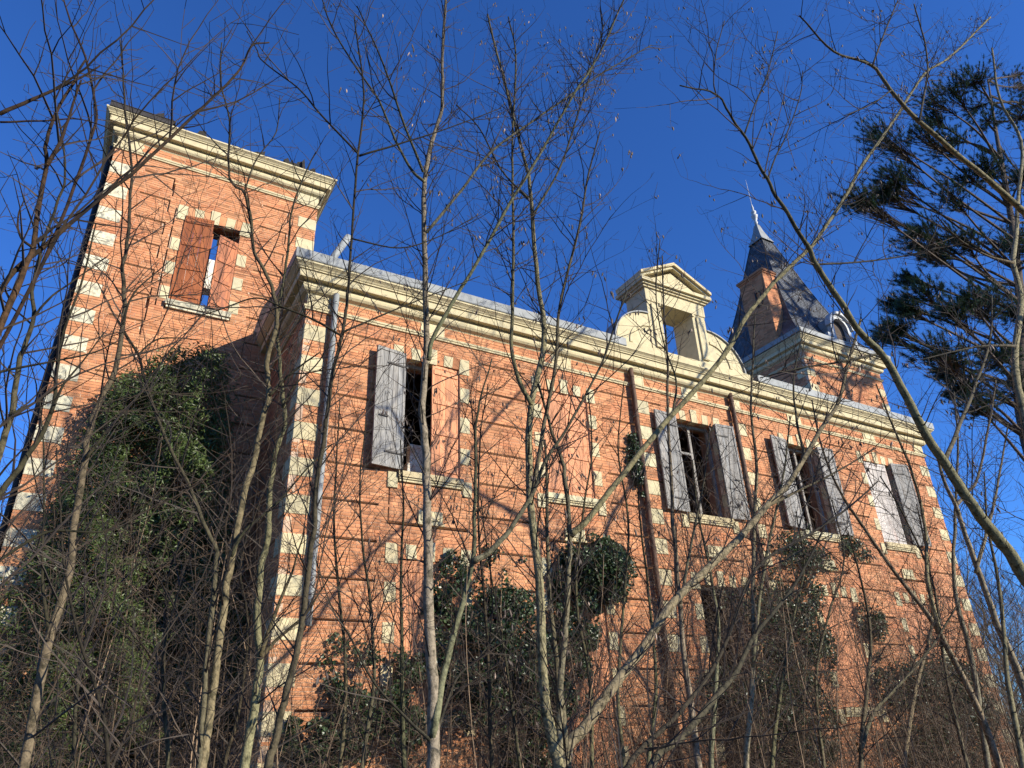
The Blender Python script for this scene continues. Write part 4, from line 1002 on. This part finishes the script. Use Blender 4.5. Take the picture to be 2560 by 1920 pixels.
# --- tangle of dead creeper and bramble stems between the saplings and the wall
def tangle(n, seed, xr, yr, hfun, name, label, r=(0.0018, 0.0042), segs=9):
    rng = random.Random(seed); mb = MB()
    for k in range(n):
        x = rng.uniform(*xr); y = rng.uniform(*yr); h = hfun(x)*rng.random()**0.6
        z = rng.random()**1.3*h; p = Vector((x, y, max(z, 0.05))); d = Vector((rng.gauss(0, 0.6), rng.gauss(0, 0.35), rng.uniform(-0.2, 1.2))).normalized()
        L = rng.uniform(0.6, 2.2); pts = [p]; t = tg(rng, 0.35, 0.10); cur = Vector((rng.gauss(0, 0.2), rng.gauss(0, 0.15), rng.gauss(-0.12, 0.15)))
        for s in range(segs):
            d = (d + cur*0.5 + Vector((rng.gauss(0, 0.16), rng.gauss(0, 0.12), rng.gauss(0, 0.14)))).normalized(); q = pts[-1] + d*(L/segs)
            q.y = min(q.y, yr[1]); q.z = max(0.02, q.z); pts.append(q)
            if rng.random() < 0.25:
                dd = (d + Vector((rng.gauss(0, 0.7), rng.gauss(0, 0.5), rng.gauss(0, 0.7)))).normalized(); l2 = rng.uniform(0.08, 0.35)
                mb.tube([q, q+dd*l2*0.5+Vector((0,0,rng.uniform(-.02,.02))), q+dd*l2], [r[0]*0.8]*3, 3, t, cap=False)
        r0 = rng.uniform(*r); mb.tube(pts, [r0*(1-0.5*k2/segs) for k2 in range(segs+1)], 3, t, cap=False)
    o = mb.build(name, M['bramble'], None); o['kind'] = 'stuff'; o['label'] = label; o['category'] = 'brambles'
    return o
def h_right(x):
    if x < 9: return 3.2
    if x < 11: return 3.2 + (x-9)*2.2
    if x < 14.2: return 7.8 - abs(x-12.4)*0.3
    if x < 17: return 6.4
    if x < 21: return 5.6
    return 5.0
tangle(6500, 1, (9.5, 23.5), (9.3, 11.75), h_right, 'bramble_thicket', 'brown tangle of dead creeper stems rising in front of the right half of the facade')
tangle(2600, 2, (3.0, 10.0), (9.0, 11.8), lambda x: 3.4, 'bramble_thicket', 'thin tangle of dead stems at the foot of the left half of the facade')
tangle(2200, 3, (-2.8, 3.0), (10.0, 13.8), lambda x: 6.2 - abs(x-0.8)*0.9, 'bramble_thicket', 'pale dead stems tangled over the ivy at the foot of the left tower')
tangle(420, 4, (10.9, 13.4), (11.3, 11.85), lambda x: 8.6, 'dead_creeper', 'dead creeper stems hanging over the central upper window')

def whips(n, seed, xr, yr, zr, label, r=(0.004, 0.011)):
    """long thin upright shoots, too many to count"""
    rng = random.Random(seed); mb = MB(); tw = MB()
    for k in range(n):
        y = rng.uniform(*yr); x = rng.uniform(*xr)*y/11.0; h = rng.uniform(*zr); d = Vector((rng.gauss(0, 0.13), rng.gauss(0, 0.06), 1)); p = Vector((x, y, -0.03)); pts = [p]; m_ = int(h/0.35)
        for s in range(m_): d = (d + Vector((rng.gauss(0, 0.05), rng.gauss(0, 0.03), 0))).normalized(); pts.append(pts[-1]+d*0.35)
        r0 = rng.uniform(*r); rad = [max(0.002, r0*(1-0.85*s/m_)) for s in range(m_+1)]; v = rng.choice((0.4, 0.5, 0.7, 1.2, 2.2)); t = (v*1.02, v, v*0.92)
        mb.tube(pts, rad, 4, t, cap=False); shoots(mb, pts, rad, rng, 0.22, 0.45, 1, tg(rng, 0.2), f0=0.12)
    o = mb.build('whip_thicket', M['bramble'], None); o['kind'] = 'stuff'; o['label'] = label; o['category'] = 'undergrowth'
whips(170, 5, (9.0, 23.0), (7.0, 11.2), (2.5, 6.5), 'thicket of thin upright shoots before the right half of the facade')
whips(100, 6, (1.5, 9.0), (6.5, 11.2), (2.0, 5.0), 'thicket of thin upright shoots before the left half of the facade')
whips(70, 7, (-3.0, 1.8), (6.5, 11.5), (2.0, 5.5), 'thicket of thin upright shoots at the foot of the left tower')
# --- evergreen leaves
def leaf_mass(pts_fn, n, seed, name, label, m, L=(0.05, 0.09), ratio=0.55, out=Vector((0, -1, 0.25)), stems=None, cat='ivy', parts=True, tintf=None):
    rng = random.Random(seed); mb = MB(); c = Vector((0, 0, 0)); k = 0
    while k < n:
        p = pts_fn(rng)
        if p is None: continue
        k += 1; c += p
        d = (Vector((rng.gauss(0, 1), rng.gauss(0, 0.7), rng.gauss(-0.35, 0.8)))).normalized(); nrm = (out + Vector((rng.gauss(0, 0.7), rng.gauss(0, 0.5), rng.gauss(0, 0.7)))).normalized()
        l = rng.uniform(*L); v = rng.uniform(0.6, 1.3); g = rng.uniform(-0.15, 0.10)
        mb.leaf(p, d, nrm, l, l*ratio, (v*(1+g), v, v*(1-abs(g))))
    c /= n; c.z = 0
    e = empty(name, c, label, cat)
    lo = mb.build('leaves', M[m], e); lo['kind'] = 'stuff'
    if stems:
        sm = MB(); stems(sm, rng); s_ = sm.build('stems', M['bramble'], e); s_['kind'] = 'stuff'
    return e
def in_poly(x, y, poly):
    c = False; j = len(poly)-1
    for i in range(len(poly)):
        if (poly[i][1] > y) != (poly[j][1] > y) and x < (poly[j][0]-poly[i][0])*(y-poly[i][1])/(poly[j][1]-poly[i][1])+poly[i][0]: c = not c
        j = i
    return c
CLIMB = [(345,930),(395,895),(450,872),(520,866),(560,900),(575,1000),(565,1250),(600,1500),(625,1700),(650,1960),(-60,1960),(-60,1480),(40,1440),(110,1330),(170,1190),(215,1090),(250,1010),(300,950)]
def climb_pt(rng):
    px, py = rng.uniform(-60, 650), rng.uniform(860, 1960)
    if not in_poly(px + rng.gauss(0, 12), py + rng.gauss(0, 10), CLIMB): return None
    a = at(px, py, YT)
    # clumps: leaves gather round noise ridges, looser towards the left edge
    nz = noise.noise(Vector((a.x*1.6, a.z*1.6, 1))) + 0.5*noise.noise(Vector((a.x*4, a.z*4, 7)))
    core_ = 1.0 if px > 330 + (py-900)*-0.12 else max(0.12, 1-(330+(py-900)*-0.12-px)/330)
    if rng.random() > core_*(0.62+0.6*nz): return None
    thick = (0.75 + 0.12*(10-a.z)) * (0.7+0.6*nz) * (0.35 + 0.65*core_)
    fr_ = min(1, max(0, (px-330)/150))
    Y = YT - 0.03 - abs(thick)*rng.random()**0.7*(1-fr_) - fr_*(0.35 + 1.35*rng.random()**0.6*(0.75+0.5*nz))
    return at(px, py, Y)
leaf_mass(climb_pt, 70000, 21, 'evergreen_climber', 'big dark evergreen creeper covering the lower left tower', 'climber', (0.06, 0.12), 0.36, cat='creeper')
def blob(cx, cz, rx, rz, thick, Yw=YF):
    def f(rng):
        u, w = rng.gauss(0, 0.55), rng.gauss(0, 0.55)
        x, z = cx+u*rx, cz+w*rz
        if u*u+w*w > 0.55 + 1.3*noise.noise(Vector((x*1.3, z*1.3, cz))) + 0.5*noise.noise(Vector((x*5, z*5, cz))): return None
        if noise.noise(Vector((x*2.2, z*2.2, cx))) + 0.35 < rng.random()*0.9 - 0.1: return None
        if z < 0.02: return None
        return Vector((x, Yw - 0.02 - thick*rng.random()*max(0.15, 1-(u*u+w*w)), z))
    return f
def blob_px(px, py, rx, rz, thick):
    a = at(px, py, YF); return blob(a.x, a.z, rx, rz, thick)
for (px, py, rx, rz, th, n, lab) in (
    (1270, 1690, 1.9, 2.0, 1.0, 15000, 'large dark ivy mound at the foot of the wall below the second window'),
    (1120, 1480, 0.45, 0.95, 0.35, 1500, 'narrow ivy tongue climbing the left ground floor shutter'),
    (1470, 1430, 1.25, 0.85, 0.9, 6500, 'round ivy head overhanging the orange door'),
    (1430, 1550, 0.6, 1.2, 0.6, 3000, 'ivy column beside the orange door'),
    (830, 1850, 0.9, 0.8, 0.6, 4000, 'low ivy clump at the foot of the zinc downpipe'),
    (960, 1760, 1.3, 1.1, 0.6, 4500, 'ragged ivy below the left ground floor window'),
    (1585, 1170, 0.22, 1.35, 0.18, 1300, 'thin ivy strand climbing the left brown pipe'),
    (2010, 1430, 1.3, 1.4, 0.3, 2400, 'sparse ivy spreading below the fourth upper window'),
    (1960, 1590, 1.8, 1.5, 0.5, 5000, 'patchy ivy across the lower wall right of centre'),
    (2170, 1560, 0.6, 0.9, 0.4, 1100, 'dark ivy tuft on the wall left of the last window'),
    (2330, 1770, 2.8, 1.9, 1.0, 12000, 'dense ivy bank at the bottom right of the facade'),
    (1930, 1790, 2.4, 1.4, 0.8, 9000, 'ivy bank at the foot of the wall right of centre'),
    (2130, 1370, 0.8, 0.4, 0.2, 500, 'small ivy sprig on the fourth window sill')):
    leaf_mass(blob_px(px, py, rx, rz, th), n, int(px+py), 'ivy_patch', lab, 'ivy', (0.045, 0.085), 0.95)

# --- pine at the right and bare trees beyond
def pine(e, trunk, pads, seed, r0=0.40, clumps=34, needles=46, nw=0.013):
    """trunk = list of points; pads = [(centre, rx, rz)] of foliage, each carried by a limb"""
    rng = random.Random(seed); tr = MB(); pts = catmull(trunk, 6)
    tr.tube(pts, [max(0.05, r0*(1-0.9*k/len(pts))) for k in range(len(pts))], 10); tr.build('trunk', M['pine_bark'], e, smooth=True)
    lm = MB(); nd = MB()
    for (c, rx, rz) in pads:
        # limb leaves the trunk a little below the pad
        j = min(range(len(pts)), key=lambda k: abs(pts[k].z-(c.z-0.22*(Vector((c.x, c.y, 0))-Vector((pts[k].x, pts[k].y, 0))).length-0.4))); p0 = pts[j]
        mid = p0.lerp(c, 0.5) + Vector((rng.gauss(0, 0.25), rng.gauss(0, 0.25), rng.uniform(-0.3, 0.2))); limb = catmull([p0, mid, c], 5)
        lm.tube(limb, [0.10*(1-0.75*k/len(limb)) for k in range(len(limb))], 5, cap=False)
        for q in range(clumps):
            while True:
                v = Vector((rng.uniform(-1, 1), rng.uniform(-1, 1), rng.uniform(-1, 1)))
                if v.length < 1: break
            v = v * (0.45+0.55*rng.random())
            cc_ = c + Vector((v.x*rx, v.y*rx, v.z*rz)); o = limb[-1].lerp(limb[-4], rng.random())
            lm.tube([o, o.lerp(cc_, 0.55)+Vector((0, 0, -0.05)), cc_], [0.02, 0.012, 0.006], 3, cap=False)
            ax = (cc_-o).normalized() + Vector((0, 0, 0.5)); tt = tg(rng, 0.35, 0.08)
            for n_ in range(needles):
                dn = (ax*0.7 + Vector((rng.gauss(0, 1), rng.gauss(0, 1), rng.gauss(0, 0.8)))).normalized(); w = dn.orthogonal().normalized()*nw; ln = rng.uniform(0.14, 0.27); st = cc_ - ax*rng.uniform(0, 0.25); i = len(nd.v)
                nd.v += [tuple(st-w), tuple(st+w), tuple(st+dn*ln)]; nd.f.append((i, i+1, i+2)); nd.t.append(tt)
    lm.build('limbs', M['pine_bark'], e); no = nd.build('needles', M['pine'], e); no['kind'] = 'stuff'
YP = 15.5; rp = random.Random(31)
pb = at(2585, 1200, YP); pb.z = 0
ptr = [pb, at(2570, 1100, YP), at(2555, 800, YP), at(2530, 560, YP), at(2490, 330, YP), at(2470, 200, YP)]
pads = []
for (px, py, w) in ((2215,350,1.0),(2330,250,1.1),(2440,195,1.2),(2540,190,1.2),(2150,505,0.8),(2245,430,1.0),(2290,570,0.9),(2300,725,0.8),(2205,835,0.7),(2330,870,0.9),(2400,960,0.8),(2360,350,1.2),(2470,300,1.2),(2560,290,1.2),(2370,480,1.2),(2470,430,1.2),(2560,440,1.2),(2410,600,1.1),(2510,600,1.2),(2450,740,1.1),(2540,780,1.2),(2370,770,1.0),(2480,890,1.1),(2570,930,1.1),(2300,330,0.8),(2210,480,0.8),(2340,640,0.8),(2260,775,0.7),(2440,1010,0.8),(2640,300,1.4),(2660,520,1.4),(2650,760,1.4),(2600,620,1.2)):
    for q in range(2):
        pads.append((at(px+rp.uniform(-45, 45)*q, py+rp.uniform(-40, 40)*q, YP+rp.uniform(-1.8, 1.8)), w*rp.uniform(1.4, 2.0), w*rp.uniform(0.7, 1.05)))
pe = empty('pine_tree', pb, 'tall dark green pine standing beyond the house at right', 'tree')
pine(pe, ptr, pads, 4, clumps=80, needles=54, nw=0.017)
# a second pine stands outside the frame, sunward of the right tower
pb2 = Vector((34.4, 0.0, 0)); pe2 = empty('pine_tree', pb2, 'tall pine outside the picture at right whose shade falls on the spire', 'tree')
pads2 = []
for k in range(30):
    a_ = k*2.4; f = k/30; pads2.append((pb2 + Vector((math.cos(a_)*4.4*math.sin(0.5+2.4*f), math.sin(a_)*4.4*math.sin(0.5+2.4*f), 18.0+12.0*f)), 1.5, 0.8))
pine(pe2, [pb2, pb2+Vector((0.2, 0, 10)), pb2+Vector((0, 0.2, 20)), pb2+Vector((0.1, 0, 30.5))], pads2, 9, clumps=26, needles=40, nw=0.025)
def copy_thing(e, loc, rz, sc, label, group):
    c = e.copy(); COL.objects.link(c); c.location = loc; c.rotation_euler = (0, 0, rz); c.scale = sc; c['label'] = label; c['group'] = group
    for ch in e.children:
        k = ch.copy(); COL.objects.link(k); k.parent = c; k.matrix_parent_inverse = ch.matrix_parent_inverse.copy()
    return c
# unseen pines added behind and left of the viewer to cut sky fill
GW = 'unseen pines added behind the viewer to block sky light'
for k, (x, y, sc) in enumerate(((-16, 14, 0.75), (-15, 6, 0.8), (-15, -3, 0.8), (-12, -11, 0.8), (-5, -15, 0.75), (2, -16, 0.7), (-22, 22, 0.8))):
    copy_thing(pe2, (x, y, 0), k*1.1, (sc*1.5, sc*1.5, sc*0.72), ('unseen pine added to block sky light, %s' % ('far left beside the tower', 'left of the viewer', 'left and just behind the viewer', 'behind the viewer at far left', 'straight behind the viewer, leftmost', 'straight behind the viewer, rightmost', 'farthest left beyond the tower')[k]), GW)
def bare_tree(e, base, H, seed, spread=0.5):
    rng = random.Random(seed); mb = MB(); br = MB(); tw = MB()
    pts = [base + Vector((rng.gauss(0, 0.06)*k, rng.gauss(0, 0.06)*k, H*k/10)) for k in range(11)]; rad = [max(0.015, 0.011*H*(1-k/10.5)) for k in range(11)]
    mb.tube(pts, rad, 7); mb.build('trunk', M['bark'], e, smooth=True)
    for k in range(24):
        f = 0.2+0.78*k/24; i = min(9, int(f*10)); p = pts[i].lerp(pts[i+1], f*10-i); a = k*2.4; d = Vector((math.cos(a)*spread*1.6, math.sin(a)*spread*1.6, 1)).normalized(); L = H*0.40*(1.15-f)*rng.uniform(0.7, 1.2); q = [p]
        for s in range(6): d = (d + Vector((rng.gauss(0, 0.15), rng.gauss(0, 0.15), 0.06))).normalized(); q.append(q[-1]+d*L/6)
        rr_ = [max(0.006, rad[i]*0.5*(1-s/7)) for s in range(7)]; br.tube(q, rr_, 4, cap=False)
        for s in range(1, 7):
            for t_ in range(3): twig(tw, q[s], d + Vector((rng.gauss(0, 0.7), rng.gauss(0, 0.7), rng.gauss(0.2, 0.4))), rng.uniform(0.5, 1.6), 0.009, rng, 1, tg(rng, 0.2))
    br.build('branches', M['bark'], e); to = tw.build('twigs', M['twig'], e); to['kind'] = 'stuff'
    return e
def copy_tree(e, loc, rz, sc, label, group):
    c = e.copy(); COL.objects.link(c); c.location = loc; c.rotation_euler = (0, 0, rz); c.scale = (sc, sc, sc); c['label'] = label; c['group'] = group
    for ch in e.children:
        k = ch.copy(); COL.objects.link(k); k.parent = c; k.matrix_parent_inverse = ch.matrix_parent_inverse.copy()
    return c
GB = 'bare trees behind the house'
spots = [(2450, 30, 15, 'bare tree behind the pine at the right edge'), (2350, 36, 13, 'bare tree just right of the house corner, farther back'), (2540, 27, 11, 'low bare tree at the right edge below the pine'), (2440, 23, 9, 'slim bare tree right of the house corner'),
         (2500, 44, 14, 'far bare tree low at the right edge'), (10, 30, 11, 'bare tree behind the left tower, nearest the left edge'), (120, 38, 11, 'far bare tree just left of the tower'), (40, 24, 8, 'small bare tree left of the tower foot')]
first_t = None
for i, (px, Y, H, lab) in enumerate(spots):
    b = at(px, 1500, Y); b.z = 0
    if i % 3 == 0 or first_t is None:
        e = empty('bare_tree', b, lab, 'tree', GB); bare_tree(e, b, H, 70+i); first_t = (e, H)
    else: copy_tree(first_t[0], b, i*1.7, H/first_t[1], lab, GB)
# low evergreen shrubs far behind, closing the horizon
GS_ = 'far shrubs behind the house'
for i, (x, Y, w, h, lab) in enumerate(((-9, 34, 4.0, 3.0, 'dark shrub on the horizon left of the tower'), (-4, 40, 4.5, 2.8, 'second dark shrub on the horizon, half behind the tower'), (44, 26, 5, 3.6, 'dark shrub on the horizon right of the house'), (56, 30, 6, 4.0, 'dark shrub on the horizon at the right edge'))):
    e = leaf_mass((lambda x=x, Y=Y, w=w, h=h: (lambda rng: Vector((x+rng.gauss(0, 0.4)*w, Y+rng.gauss(0, 0.6), abs(rng.gauss(0, 0.45))*h))))(), 2500, 300+i, 'evergreen_shrub', lab, 'ivy', (0.18, 0.32), 0.6, cat='shrub'); e['group'] = GS_
